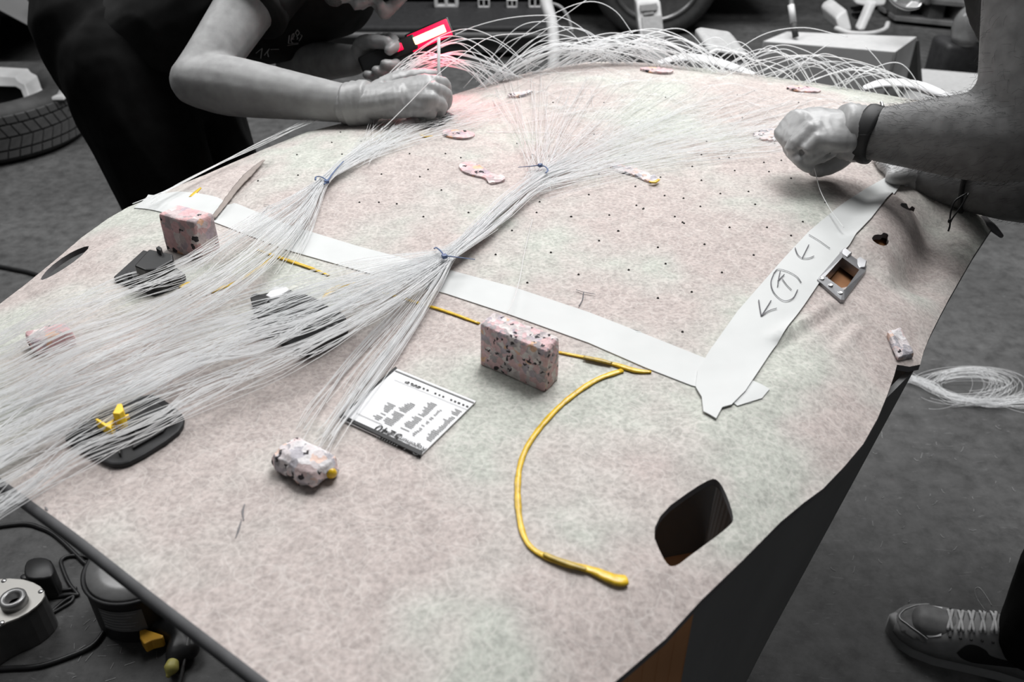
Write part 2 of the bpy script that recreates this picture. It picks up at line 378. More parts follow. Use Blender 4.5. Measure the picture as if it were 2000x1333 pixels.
def pt_poly(X, Y, poly):
    inside = np.zeros(X.shape, bool); n = len(poly)
    for i in range(n):
        x0, y0 = poly[i]; x1, y1 = poly[(i + 1) % n]
        c = (y0 > Y) != (y1 > Y)
        inside ^= c & (X < (x1 - x0) * (Y - y0) / (y1 - y0 + 1e-15) + x0)
    return inside
def seg_dist(X, Y, A, B):
    dx, dy = B[0] - A[0], B[1] - A[1]
    t = np.clip(((X - A[0]) * dx + (Y - A[1]) * dy) / (dx * dx + dy * dy + 1e-15), 0, 1)
    return np.hypot(X - A[0] - t * dx, Y - A[1] - t * dy), t
def sst(x): x = np.clip(x, 0, 1); return x * x * (3 - 2 * x)
def flat(pts, z=Z0): a = np.array(pts, float); return PZ(a[:, 0], a[:, 1], z)[:, :2]
def height_raw(X, Y):
    best = np.full(X.shape, 1e9); wsum = np.zeros(X.shape); dr = np.zeros(X.shape); wd = np.zeros(X.shape); n = len(OXY)
    for i in range(n):
        j = (i + 1) % n; d, t = seg_dist(X, Y, OXY[i], OXY[j]); best = np.minimum(best, d)
        k = 1.0 / (d + 0.004) ** 3; wsum += k
        dr += k * (OUT[i, 2] * (1 - t) + OUT[j, 2] * t); wd += k * (OUT[i, 3] * (1 - t) + OUT[j, 3] * t)
    dr /= wsum; wd /= wsum
    ins = pt_poly(X, Y, OXY); d = np.where(ins, best, 0)
    z = Z0 - dr * (1 - np.clip(d / wd, 0, 1)) ** 2
    def line(pts, hgt, wid, zz=Z0):
        L = flat(pts, zz); m = np.full(X.shape, 1e9)
        for a, b in zip(L, L[1:]): m = np.minimum(m, seg_dist(X, Y, a, b)[0])
        return hgt * np.exp(-(m / wid) ** 2)
    z = z - line([(417, 424), (440, 395), (480, 350), (515, 312)], .007, .008)
    z = z + line([(1505, 690), (1560, 650), (1622, 602)], .004, .006, .735) - line([(1520, 700), (1575, 658), (1632, 610)], .003, .006, .735)
    z = z + line([(1632, 692), (1672, 640)], .0035, .006, .73) - line([(1622, 690), (1662, 636)], .003, .006, .73)
    z = z + line([(1330, 900), (1450, 800), (1560, 745)], .003, .02, .74)
    z = z - line([(45, 560), (55, 590), (75, 598), (130, 575), (180, 560)], .0015, .004, .73)
    # the raised block with the two cut-outs, and the hollow beside it
    pl = flat([(1660, 480), (1715, 400), (1740, 384), (1790, 396), (1806, 420), (1790, 470), (1740, 530), (1690, 500)], .735)
    m = np.full(X.shape, 1e9)
    for i in range(len(pl)): m = np.minimum(m, seg_dist(X, Y, pl[i], pl[(i + 1) % len(pl)])[0])
    sd = np.where(pt_poly(X, Y, pl), m, -m); z = z + .014 * sst((sd + .016) / .03)
    z = z - line([(1830, 420), (1815, 470), (1790, 530)], .014, .030, .72)
    z = z + line([(1890, 420), (1860, 520), (1800, 640)], .006, .03, .70)
    return z
GX0, GX1, GY0, GY1, GS = -0.75, 0.85, 0.05, 1.75, 0.003
gx = np.arange(GX0, GX1, GS); gy = np.arange(GY0, GY1, GS)
HG = height_raw(*np.meshgrid(gx, gy))
def hz(X, Y):
    X = np.asarray(X, float); Y = np.asarray(Y, float)
    u = np.clip((X - GX0) / GS, 0, len(gx) - 1.001); v = np.clip((Y - GY0) / GS, 0, len(gy) - 1.001)
    i = u.astype(int); j = v.astype(int); a = u - i; b = v - j
    return (HG[j, i] * (1 - a) + HG[j, i + 1] * a) * (1 - b) + (HG[j + 1, i] * (1 - a) + HG[j + 1, i + 1] * a) * b
def S(px, py, off=0.0):
    """the place on the headliner (or off metres above it) that the pixel looks at"""
    px = np.asarray(px, float); py = np.asarray(py, float); off = np.asarray(off, float) + np.zeros(px.shape)
    z = np.full(px.shape, Z0)
    for _ in range(40):
        p = PZ(px, py, z + off); z = 0.5 * z + 0.5 * hz(p[..., 0], p[..., 1])
    return PZ(px, py, z + off)
def Sv(px, py, off=0.0): return Vector(S(px, py, off))
def SP(pts, off=0.0): a = np.array(pts, float); return S(a[:, 0], a[:, 1], off)
def rsmooth(poly, it=2):
    P = np.asarray(poly, float)
    for _ in range(it): P = np.stack([0.75 * P + 0.25 * np.roll(P, -1, 0), 0.25 * P + 0.75 * np.roll(P, -1, 0)], 1).reshape(-1, 2)
    return P

HOLES = [
 rsmooth([(1265,1020),(1383,934),(1408,939),(1435,1010),(1427,1028),(1345,1088),(1320,1108),(1300,1105)], 2),
 rsmooth([(1612,540),(1645,503),(1678,527),(1649,566)], 1),
 rsmooth([(1702,468),(1706,460),(1713,458),(1722,459),(1725,454),(1736,458),(1733,466),(1737,473),(1730,481),(1715,478)], 1),
 rsmooth([(1757,402),(1762,395),(1788,405),(1785,413),(1775,411)], 1),
 rsmooth([(78,545),(96,523),(128,499),(160,483),(178,480),(154,505),(116,531),(84,548)], 1)]
def densify(P, step):
    out = []; n = len(P)
    for i in range(n):
        a, b = P[i], P[(i + 1) % n]; k = max(1, int(np.hypot(*(b - a)) / step))
        out += [a + (b - a) * t / k for t in range(k)]
    return np.array(out)
def surf_patch(loopsXY, step, zf, holes=()):
    """triangulate outline minus holes in plan and lift it with zf; returns (verts, tris)"""
    allp, edges = [], []
    def add(P):
        s = len(allp); allp.extend([tuple(p) for p in P]); edges.extend([(s + i, s + (i + 1) % len(P)) for i in range(len(P))])
    add(loopsXY)
    for h in holes: add(h)
    lo = loopsXY.min(0); hi = loopsXY.max(0)
    X, Y = np.meshgrid(np.arange(lo[0] + step / 2, hi[0], step), np.arange(lo[1] + step / 2, hi[1], step))
    X = X.ravel() + rng.uniform(-.1, .1, X.size) * step; Y = Y.ravel()
    k = pt_poly(X, Y, loopsXY)
    dm = np.full(X.shape, 1e9)
    for P in [loopsXY, *holes]:
        for i in range(len(P)): dm = np.minimum(dm, seg_dist(X, Y, P[i], P[(i + 1) % len(P)])[0])
    for h in holes: k &= ~pt_poly(X, Y, h)
    k &= dm > step * 0.45
    allp.extend([(a, b) for a, b in zip(X[k], Y[k])])
    r = delaunay_2d_cdt([Vector(p) for p in allp], edges, [], 0, 1e-7)
    vs = np.array([tuple(v) for v in r[0]]); fs = np.array(r[2]); c = vs[fs].mean(1)
    keep = pt_poly(c[:, 0], c[:, 1], loopsXY)
    for h in holes: keep &= ~pt_poly(c[:, 0], c[:, 1], h)
    fs = fs[keep]
    return np.column_stack([vs, zf(vs[:, 0], vs[:, 1])]), fs
def mesh_vf(v, f):
    a, b, c = v[f[:, 0]], v[f[:, 1]], v[f[:, 2]]; ar = (b[:, 0] - a[:, 0]) * (c[:, 1] - a[:, 1]) - (b[:, 1] - a[:, 1]) * (c[:, 0] - a[:, 0])
    f = np.where((ar < 0)[:, None], f[:, ::-1], f)
    used = np.unique(f); m = np.full(len(v), -1); m[used] = np.arange(len(used))
    me = bpy.data.meshes.new('m'); me.from_pydata(v[used].tolist(), [], m[f].tolist()); me.update(); return me
def solid(me, th, m_under=0, m_rim=0):
    """give an open sheet a real thickness downwards"""
    o = bpy.data.objects.new('t', me); COL.objects.link(o)
    md = o.modifiers.new('s', 'SOLIDIFY'); md.thickness = th; md.offset = -1.0; md.material_offset = m_under; md.material_offset_rim = m_rim
    md.use_quality_normals = False
    for _ in range(3): me.materials.append(FELT)
    dg = bpy.context.evaluated_depsgraph_get(); dg.update()
    out = bpy.data.meshes.new_from_object(o.evaluated_get(dg)); bpy.data.objects.remove(o); out.materials.clear(); return out
def sheet(name, polypx, off, th, mat, parent, step=0.006, zz=None, smooth=True, **t):
    P = SP(polypx)[:, :2]; P = densify(P, step)
    v, f = surf_patch(P, step, lambda x, y: hz(x, y) + off)
    return smart(put(name, solid(mesh_vf(v, f), th), mat, parent, smooth=smooth, **t), 50)
def prism(polypx, h0, h1, taper=1.0, bev=0.0, flat_top=True):
    """upright block: outline traced at its top (h1 above the felt), walls straight down to h0"""
    P = SP(polypx, h1); c = P.mean(0); base = hz(P[:, 0], P[:, 1])
    zt = base.mean() + h1 if flat_top else base + h1
    T = P.copy(); T[:, 2] = zt
    B = P.copy(); B[:, :2] = c[:2] + (P[:, :2] - c[:2]) / taper; B[:, 2] = hz(B[:, 0], B[:, 1]) + h0
    return hull8([tuple(p) for p in B], [tuple(p) for p in T], bev)

def solid_down(me, th):
    n = len(me.vertices); a = np.empty(n * 3); me.vertices.foreach_get('co', a); a = a.reshape(-1, 3); b = a.copy(); b[:, 2] -= th
    fs = [tuple(p.vertices) for p in me.polygons]; cnt = {}
    for f_ in fs:
        for i in range(len(f_)): cnt[(f_[i], f_[(i + 1) % len(f_)])] = 1
    rim = [(u, v_, v_ + n, u + n)[::-1] for (u, v_) in cnt if (v_, u) not in cnt]
    out = bpy.data.meshes.new('s'); out.from_pydata(np.vstack([a, b]).tolist(), [], fs + [tuple(i + n for i in f_[::-1]) for f_ in fs] + rim)
    out.polygons.foreach_set('material_index', [0] * len(fs) + [1] * len(fs) + [2] * len(rim)); out.update(); return out
HL = thing('headliner', Sv(900, 700, -0.02), 'pale felt car roof lining laid felt side up, full of pin holes and taped lines', 'headliner')
outl = densify(OXY, 0.006)
hol = []
for k_, h in enumerate(HOLES):
    q_ = SP(h)[:, :2]; q_ = q_.mean(0) + (q_ - q_.mean(0)) * (1.16 if k_ == 1 else 1); hol.append(densify(q_, .004))
v, f = surf_patch(outl, 0.005, hz, hol)
smart(put('shell', solid_down(mesh_vf(v, f), 0.0065), [FELT, UNDER, RIM], HL), 40)
# tape strips
sheet('tape_strip', [(262,408),(290,382),(345,376),(440,398),(560,440),(700,483),(880,530),(1000,562),(1150,612),(1260,655),(1385,705),(1455,740),(1503,762),(1488,780),(1440,795),(1390,765),(1350,755),(1260,720),(1150,672),(1000,618),(870,575),(700,530),(560,490),(430,440),(390,425),(330,420)], .0012, .0009, TAPE, HL, label='long strip of masking tape across the headliner')
sheet('tape_strip', [(1738,345),(1768,352),(1700,430),(1640,500),(1580,585),(1500,700),(1455,768),(1428,795),(1410,800),(1398,822),(1373,808),(1370,780),(1358,760),(1362,728),(1385,690),(1440,612),(1520,520),(1580,455),(1640,405),(1690,372)], .0026, .0009, TAPE, HL, label='short strip of masking tape with pencilled arrows')
# yellow glue beads
def bead(pts, wpx, mat=GLUE, name='glue_bead', off=.001, flatk=.45):
    a = crom(pts, max(12, len(pts) * 6)); P = S(a[:, 0], a[:, 1], off)
    wv = np.interp(np.linspace(0, 1, len(P)), np.linspace(0, 1, len(wpx)), wpx) if hasattr(wpx, '__len__') else np.full(len(P), wpx)
    dep = P[:, 1] * cP - (P[:, 2] - CAMZ) * sP
    r = wv * dep / F * (1 + .25 * np.array([noise.noise(Vector(p) * 120) for p in P]))
    return put(name, tubes([P], [r], 8, flat=flatk), mat, HL)
bead([(1090,688),(1150,700),(1200,712),(1240,724),(1272,727)], [4,6,7,9,4])
bead([(1215,724),(1160,745),(1100,788),(1050,842),(1020,895),(1011,955),(1018,1030),(1040,1072),(1090,1097),(1150,1113),(1185,1127),(1205,1134),(1224,1134)], [7,7,6,6,6,6,6,7,9,10,15,18,15])
bead([(1140,698),(1170,704),(1195,710)], [6,7,5], GLUED, off=.0028)
bead([(1062,1082),(1090,1094),(1125,1106),(1145,1112)], [5,7,7,4], GLUED, off=.0035)
bead([(748,572),(800,587),(870,608),(936,632)], [4,5,5,4])
bead([(502,488),(560,508),(610,525),(642,538)], [3,6,5,3])
bead([(540,500),(500,528),(460,552),(412,570)], [5,5,4,6])
bead([(630,585),(645,570),(670,558),(700,551)], [4,7,7,5])
bead([(352,562),(360,556),(372,552)], [4,5,4])
bead([(372,385),(382,376),(392,367)], [3,4,2])
# pencil marks
def mark(lines, w=1.1, off=.0018, name='pencil_mark'):
    LL = []
    for l in lines:
        a = crom(l, max(8, len(l) * 6)); LL.append(S(a[:, 0], a[:, 1], off))
    return put(name, tubes(LL, w * .0005, 5, flat=.4), INK, HL)
mark([[(515,400),(526,401),(537,405)]]); mark([[(526,401),(519,410),(511,418)]])
mark([[(1125,566),(1140,571),(1163,575)]]); mark([[(1140,571),(1138,585),(1131,598)]])
TO = .0038
mark([[(1580,458),(1600,470),(1621,485)]], off=TO); mark([[(1580,478),(1573,492),(1567,504)]], off=TO); mark([[(1553,484),(1558,497),(1567,504),(1580,504),(1590,500)]], off=TO)
mark([[(1512,533),(1506,552),(1512,572),(1530,587),(1548,583),(1558,566)]], off=TO); mark([[(1512,533),(1520,526),(1538,530),(1556,540),(1565,552)]], off=TO)
mark([[(1524,530),(1521,545),(1519,560)]], off=TO); mark([[(1519,549),(1532,536)]], off=TO); mark([[(1528,545),(1537,557),(1546,566)]], off=TO)
mark([[(1482,586),(1484,600),(1487,617)]], off=TO); mark([[(1487,617),(1498,600),(1506,587)]], off=TO); mark([[(1487,617),(1502,607),(1517,602)]], off=TO)
# pin holes: each a small dark dimple
pins = [(504,353),(580,302),(582,342),(668,301),(648,278),(705,276),(665,258),(745,340),(836,331),(900,308),(862,371),(827,423),(740,395),(775,398),(915,415),(702,395),(1073,305),(1040,302),(1054,394),(1062,356),(1220,302),(1243,401),(1298,382),(1318,423),(1241,364),(1370,302),(1380,276),(1405,310),(1352,325),(1370,352),(1290,346),(1407,378),(1435,333),(1424,308),(1492,317),(1502,335),(1462,374),(1475,399),(1545,348),(1526,313),(1513,280),(1333,434),(1335,387),(1368,403),(1425,444),(1498,444),(1568,433),(1376,477),(1472,498),(1410,532),(1351,570),(1333,648),(1444,620),(1285,582),(1228,527),(1130,536),(1076,493),(1030,552),(968,497),(1048,415),(1115,423),(1208,451),(1257,407),(1256,408),(1207,451),(1285,483),(1336,436),(1116,423),(1150,380),(1190,420),(1000,450),(1170,340),(1120,300),(1160,262),(1010,280),(930,340),(1350,250),(1250,240),(1450,230),(1600,330),(1612,395),(870,300),(820,345),(770,280),(800,300),(1080,200),(1180,200),(1300,190),(1440,185),(1560,200),(530,575),(632,556),(373,578),(402,576),(435,633),(1545,460),(1300,515),(1170,470)]
bm = bmesh.new()
for px, py in pins:
    p = Sv(px, py, .0006); e = .0014
    ang = random.uniform(0, 6)
    bmesh.ops.create_cone(bm, cap_ends=True, segments=8, radius1=e, radius2=e * .6, depth=.0012, matrix=Matrix.Translation(p))
put('pin_hole', bm_mesh(bm), HOLE, HL, kind='stuff')
# stitched line and smudges at the near end of the felt
for l in ([(478,985),(474,1000),(476,1018)], [(472,1015),(466,1035),(460,1052)], [(30,935),(50,920),(75,905)], [(52,945),(56,952)], [(78,928),(84,934)], [(88,990),(93,998)]):
    bead(l, [.8, 2.4, .8], RIM, 'glue_smudge', .0003, .25)

bead([(416,426),(438,398),(462,366),(490,336),(516,312)], [5,6,7,8,3], plain('groove_strip', (.26, .225, .205), .95, .1), 'groove_strip', .0042, .12)  # dark brown tapered strip laid over the groove
# metal bracket let into the felt (fixed: a part)
def ringprism(outer, inner, h0, h1, mat, name, parent, **t):
    O = SP(outer, h1); I = SP(inner, h1); zt = hz(O[:, 0], O[:, 1]) + h1; n = len(O); bm = bmesh.new()
    def ring(P, z): return [bm.verts.new((p[0], p[1], z if np.isscalar(z) else zz)) for p, zz in zip(P, z if not np.isscalar(z) else [z] * n)]
    ot, it = ring(O, zt), ring(I, hz(I[:, 0], I[:, 1]) + h1); ob, ib = ring(O, zt - (h1 - h0)), ring(I, hz(I[:, 0], I[:, 1]) + h0 - .006)
    for i in range(n):
        j = (i + 1) % n
        for q in ((ot[i], ot[j], it[j], it[i]), (ob[i], ob[j], ot[j], ot[i]), (it[i], it[j], ib[j], ib[i])): bm.faces.new(q)
    bevel_bm(bm, .0008, 1); return put(name, bm_mesh(bm), mat, parent, smooth=False, **t)
br = ringprism([(1596,546),(1646,488),(1693,520),(1690,530),(1649,586),(1642,586)], [(1612,540),(1645,503),(1678,527),(1677,529),(1651,565),(1648,566)], -.002, .004, GREYM, 'metal_bracket', HL, label='grey metal bracket with screw holes round a square cut-out')
for px, py in ((1605,544),(1622,557),(1641,572)):
    p = Sv(px, py, .0042); put('screw_hole', lathe([(0.0005, -.0006), (.0013, -.0006), (.0020, .0006), (.0026, .0003), (.0028, -.001)], p, n=16), STEEL, br)
put('bracket_tab', prism([(1668,505),(1680,500),(1693,512),(1690,524),(1679,522)], 0, .005, bev=.001), GREYM, br, smooth=False)
put('bracket_tab', prism([(1640,489),(1650,482),(1664,496),(1655,503)], 0, .005, bev=.001), GREYM, br, smooth=False)
# rolled lip at the right-hand corner of the felt
lp = [Vector(p) for p in SP([(1924,418),(1921,426),(1930,437),(1940,446)], .001)]
bm = bmesh.new(); loft(bm, [lp[1], lp[2], lp[3], lp[3] + Vector((.010, -.006, -.008))], [.004, .005, .005, .003], n=10); put('rolled_lip', bm_mesh(bm), RIM, HL)

ep = np.array([(-60,908),(0,946),(75,1001),(150,1056),(225,1115),(300,1174),(400,1251),(500,1328),(560,1376)], float); ep = crom(ep, 50)
EPW = PZ(ep[:, 0], ep[:, 1], Z0 - .004)
put('edge_band', tubes([EPW], .0046, 10), plain('edge_band_grey', (.065, .065, .068), .8, .2, 60), HL, label='dark grey band along the near edge')

# ------------------------------------------------------------------ carton that carries the headliner
def under(px, py, d=.009): p = Sv(px, py, 0); return Vector((p.x, p.y, hz(p.x, p.y) - d))
C = [G(1786, 721, .692), under(1362, 1158), under(900, 1300), under(520, 900), under(800, 330), under(1560, 260)]
cart = thing('cardboard_carton', (.1, .75, 0), 'large grey cardboard carton standing under the headliner', 'carton')
B1 = Vector((.262, .69, 0)); ctr = Vector((.08, .82, 0))
ctr = Vector((.20, .85, 0)); LOW = (2, 3, 4)
bots = [B1, Vector((C[1].x + .004, C[1].y + .02, 0))] + [Vector((ctr.x + (c.x - ctr.x) * .72, ctr.y + (c.y - ctr.y) * .72, 0)) for c in C[2:]]
for i in range(6):
    a, b = C[i], C[(i + 1) % 6]; A, B_ = bots[i], bots[(i + 1) % 6]; n = 14; bm = bmesh.new(); rows = []
    for k in range(n + 1):
        t = k / n; p = a.lerp(b, t); p.z = float(hz(p.x, p.y)) - .014 if i not in LOW else .16; p.z = min(p.z, a.z + (b.z - a.z) * t + .05); q = A.lerp(B_, t); rows.append((bm.verts.new(p), bm.verts.new(q)))
    for (u, u2), (w1, w2) in zip(rows, rows[1:]): bm.faces.new((u, w1, w2, u2))
    bmesh.ops.recalc_face_normals(bm, faces=bm.faces)
    nrm = next(iter(bm.faces)).normal; mid = (a + b) / 2
    if nrm.dot(Vector((mid.x - ctr.x, mid.y - ctr.y, 0))) < 0: bmesh.ops.reverse_faces(bm, faces=bm.faces)
    me = bpy.data.meshes.new('p'); bm.to_mesh(me); bm.free(); me = solid(me, .005, 1, 1)
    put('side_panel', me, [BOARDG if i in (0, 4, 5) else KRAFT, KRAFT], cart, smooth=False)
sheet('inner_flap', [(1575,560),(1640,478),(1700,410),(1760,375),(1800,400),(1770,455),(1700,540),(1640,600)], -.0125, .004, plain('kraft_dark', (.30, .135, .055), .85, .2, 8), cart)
bm = bmesh.new(); fv = [bm.verts.new(p + Vector((0, 0, .002))) for p in bots]; bm.faces.new(fv); put('base_panel', bm_mesh(bm), KRAFT, cart, smooth=False)

# ------------------------------------------------------------------ foam blocks
def foam(name, g, l, r, top, mat, label, bev=.0025, cat='foam block', group='chip foam pieces on the headliner', sub=3, jit=.0009, lean=(0, 0)):
    Gp, Lp, Rp = Sv(*g), Sv(*l), Sv(*r)
    lo, hi = 0.0, 0.3
    for _ in range(40):
        m = (lo + hi) / 2; q = proj(np.array([Gp.x, Gp.y, Gp.z + m]))
        if q[1] > top[1]: lo = m
        else: hi = m
    H = Vector((lean[0], lean[1], lo)); D = Lp + Rp - Gp; base = [Gp, Rp, D, Lp]
    base = [Vector((p.x, p.y, float(hz(p.x, p.y)) - .001)) for p in base]
    me = hull8(base, [p + H for p in (Gp, Rp, D, Lp)], bev, 2, sub, jit)
    return put(name, me, mat, None, label=label, cat=cat, group=group)
foam('foam_block', (1065,768), (938,712), (1091,740), (1061,686), FOAM1, 'tall speckled grey and pink foam block standing beside the printed sheet')
foam('foam_block', (393,509), (325,489), (433,489), (372,436), FOAM2, 'pink chip foam block standing on the tape behind the small black module')
b2 = foam('foam_block', (612,966), (524,920), (671,925), (619,928), FOAM3, 'low round-edged grey foam block nearest the bottom edge, with a yellow glue spot', bev=.008, jit=.0022)
foam('foam_block', (72,697), (56,676), (152,674), (77,668), FOAM2, 'small pink foam block half buried under white fibres at the far left', bev=.003)
foam('foam_block', (1752,708), (1729,655), (1783,701), (1752,697), FOAM3, 'flat grey and pink foam piece lying at the right corner of the headliner', bev=.003)
gp = Sv(612, 966).lerp(Sv(671, 925), .62) + Vector((0, 0, .008)); bm = bmesh.new(); ell(bm, gp, (.0045, .0035, .0045)); put('glue_spot', bm_mesh(bm), GLUE, b2)
# torn flat offcuts of foam stuck on the felt
def scrap(pts, mat, label, th=.003):
    tp = [(p[0], p[1]) for p in pts]; o = sheet('foam_scrap', rsmooth(tp, 2), th, th, mat, None, .004, label=label, cat='foam scrap', group='torn foam scraps on the headliner')
    me = o.data
    for v_ in me.vertices: v_.co.z += noise.noise(v_.co * 260) * .0022
    return o
scrap([(893,325),(912,320),(930,322),(948,335),(965,345),(985,345),(988,355),(972,360),(955,362),(948,350),(930,347),(905,340)], FOAM2, 'torn strip of pink foam beside the middle zip tie')
scrap([(1188,322),(1210,325),(1235,330),(1255,338),(1272,345),(1287,352),(1275,360),(1258,355),(1240,345),(1215,340),(1195,331)], FOAM3, 'torn grey foam strip with a yellow glue end, middle of the headliner')
bead([(1268,355),(1278,356),(1287,351)], [3,5,3], off=.004)
scrap([(862,262),(875,256),(895,258),(920,260),(930,266),(915,274),(890,273),(868,268)], FOAM2, 'torn pinkish foam scrap below the gloved hand')
bead([(820,262),(830,267),(845,266)], [3,4,3])
scrap([(1466,266),(1480,260),(1500,254),(1528,256),(1540,262),(1525,272),(1505,279),(1485,274)], FOAM3, 'frayed grey foam scrap next to the pinching hand', .003)
scrap([(1243,136),(1275,135),(1318,140),(1310,147),(1270,144)], FOAM2, 'thin pink foam scrap near the far rim', .004)
scrap([(1530,172),(1560,170),(1610,178),(1590,184),(1550,180)], FOAM2, 'faded pink foam scrap under the far fibre arches at the right', .003)
scrap([(985,190),(1010,184),(1042,178),(1036,186),(1010,193)], FOAM3, 'small grey foam scrap lying between the fibre clusters at the far rim', .004)

# ------------------------------------------------------------------ black modules
m1 = thing('plastic_module', Sv(290, 540), 'small black plastic module with a ribbed housing beside the pink foam block', 'module')
put('base_plate', prism([(221,541),(280,488),(318,500),(362,535),(358,548),(300,571)], 0, .006, bev=.0015), BLKS, m1, smooth=False)
put('housing', prism([(262,518),(291,486),(337,496),(338,508),(306,526),(284,527)], .004, .030, 1.0, .0018), BLK, m1, smooth=False)
put('clip', prism([(304,484),(310,480),(316,484),(313,490)], .028, .036, bev=.0006), BLK, m1, smooth=False)
for q in ([(246,532),(252,526),(256,530),(250,537)], [(262,540),(270,532),(275,536),(267,545)], [(345,530),(352,534),(332,546),(326,541)]):
    put('rib', prism(q, .004, .014, bev=.0006), BLK, m1, smooth=False)
put('socket', prism([(315,520),(328,513),(331,517),(319,524)], .010, .024, bev=.0005), RUB, m1, smooth=False)
m2 = thing('plastic_module', Sv(580, 630), 'larger black plastic module with a white sticker crossed by white fibres', 'module')
put('base_plate', prism([(490,580),(504,575),(560,562),(640,596),(672,612),(679,626),(674,640),(612,676),(588,683),(545,662),(480,634),(500,605)], 0, .008, bev=.002), BLKS, m2, smooth=False)
put('housing', prism([(497,596),(512,577),(585,568),(632,588),(636,600),(540,640),(500,618)], .006, .020, bev=.002), BLK, m2, smooth=False)
put('wing', prism([(488,578),(498,572),(530,580),(514,600),(494,600)], .004, .024, bev=.0015), BLK, m2, smooth=False)
put('sticker', prism([(519,577),(537,561),(558,560),(565,565),(545,580),(530,582)], .018, .0225, bev=.0004), WHITE, m2, smooth=False, label='white paper sticker')
put('end_bar', prism(rsmooth([(577,678),(600,664),(660,620),(674,620),(680,630),(676,640),(612,677),(592,683)], 1), .004, .014, bev=.002), BLK, m2, smooth=False)
for q in ((610,666),(627,655),(642,645),(657,637)):
    put('button', lathe([(.0001, .0025), (.0026, .002), (.003, 0)], Sv(q[0], q[1], .0138), n=14), PRINTG, m2)
for q in ([(555,628),(585,614),(588,618),(558,632)], [(595,611),(630,597),(632,601),(598,616)]):
    put('slot', prism(q, .012, .0215, bev=.0004), RUB, m2, smooth=False)
# speaker pod
sp = thing('speaker_pod', Sv(240, 845), 'black rounded speaker cover under the fibres near the left edge', 'speaker')
spo = rsmooth([(122,852),(150,828),(215,795),(285,768),(308,772),(352,800),(362,822),(345,848),(262,900),(225,910),(196,900),(135,866)], 1)
put('cover', prism(spo, 0, .005, bev=.0018), BLKS, sp, smooth=False)
put('ridge', prism(rsmooth([(150,846),(215,808),(280,782),(303,784),(345,808),(340,822),(270,836),(200,842)], 1), .003, .010, bev=.0015), BLK, sp, smooth=False)
put('rib', prism([(230,846),(234,846),(235,886),(231,886)], .004, .009, bev=.0004), BLK, sp, smooth=False)
put('rib', prism([(262,838),(330,826),(318,842),(258,876)], .004, .0075, bev=.0008), BLK, sp, smooth=False)
put('clip', prism([(185,819),(190,817),(207,827),(222,818),(221,826),(217,831),(217,838),(205,833)], .010, .019, bev=.0006), YEL, sp, smooth=False, label='yellow plastic clip')
put('clip', prism([(219,808),(229,789),(238,788),(241,802),(232,809)], .010, .026, bev=.0008), YEL, sp, smooth=False, label='yellow plastic clip')
put('pin', prism([(230,818),(250,808),(252,811),(233,821)], .012, .016, bev=.0004), YEL, sp, smooth=False, label='yellow plastic pin')

# ------------------------------------------------------------------ printed sheet
lab = thing('printed_sheet', Sv(800, 808), 'white printed order label with dark edge lying flat beside the tall foam block', 'label')
sheet('paper', [(774,724),(930,788),(822,894),(664,822)], .0022, .0012, WHITE, lab, .006)
sheet('dark_edge', [(664,820),(668,816),(826,888),(822,896)], .0034, .003, BLK, lab, .004, label='dark creased strip along the sheet edge')
sheet('dark_edge', [(773,721),(776,724),(667,818),(663,819)], .0028, .002, BLK, lab, .004)
sheet('edge_line', [(773,728),(926,791),(925,793),(772,730)], .0027, .0003, PRINTG, lab, .004)
TL_, BL_, TR_ = Sv(822, 894, .0042), Sv(664, 822, .0042), Sv(930, 788, .0042)   # page top-left, top-right, bottom-left
ux, uy = (BL_ - TL_), (TR_ - TL_); PW, PH = ux.length, uy.length; ex = ux.normalized(); nz = ex.cross(uy).normalized()
if nz.z < 0: nz = -nz
eyv = uy.normalized()
def page(u, v): return TL_ + ex * (u * PW) + eyv * (v * PH)
def ptext(s, u, v, size, mat, name, shear=0.0):
    c = bpy.data.curves.new(name, 'FONT'); c.body = s; c.size = size; c.extrude = .0001; c.shear = shear; c.resolution_u = 2
    o = bpy.data.objects.new('t', c); COL.objects.link(o); dg = bpy.context.evaluated_depsgraph_get(); dg.update()
    me = bpy.data.meshes.new_from_object(o.evaluated_get(dg)); bpy.data.objects.remove(o)
    M = Matrix((ex, -eyv, nz)).transposed().to_4x4(); M.translation = page(u, v); me.transform(M)
    for vv in me.vertices: vv.co.z = float(hz(vv.co.x, vv.co.y)) + .0030 + (.0001 if vv.index % 2 else 0)
    return put(name, me, mat, lab, smooth=False)
ptext('Order', .03, .085, .0085, PRINT, 'lettering', .2); ptext('Regelnummer', .03, .155, .0070, PRINT, 'lettering', .15)
ptext('5240', .34, .185, .0125, PRINT, 'lettering', .1)
bars = []
def pbar(u0, v0, u1, v1, mat, L): L.append((u0, v0, u1, v1))
def bars_obj(L, mat, name='print_lines'):
    bm = bmesh.new()
    for u0, v0, u1, v1 in L:
        q = [page(u0, v0), page(u1, v0), page(u1, v1), page(u0, v1)]
        bm.faces.new([bm.verts.new((p.x, p.y, float(hz(p.x, p.y)) + .0028)) for p in q])
    return put(name, bm_mesh(bm), mat, lab, smooth=False, kind='stuff')
L1, L2 = [], []
for k in range(9):      # heavy slanted bars by the top edge
    u = .30 + .030 * k; L2.append((u, .015, u + .012, .105 - .003 * k))
for c, (u, n, wl) in enumerate(((.06, 24, .10), (.24, 20, .05), (.33, 22, .12), (.52, 18, .14), (.68, 12, .12))):
    for k in range(n):
        v0 = .24 + .6 * k / 24; 
        if random.random() < .9: L1.append((u + random.uniform(0, .01), v0, u + wl * random.uniform(.5, 1), v0 + .0095))
for k in range(16):
    u = .05 + .05 * k
    if k not in (5, 9): L2.append((u, .915, u + random.uniform(.02, .04), .935))
for u in (.66, .72, .80): L1.append((u, .90, u + .05, .925))
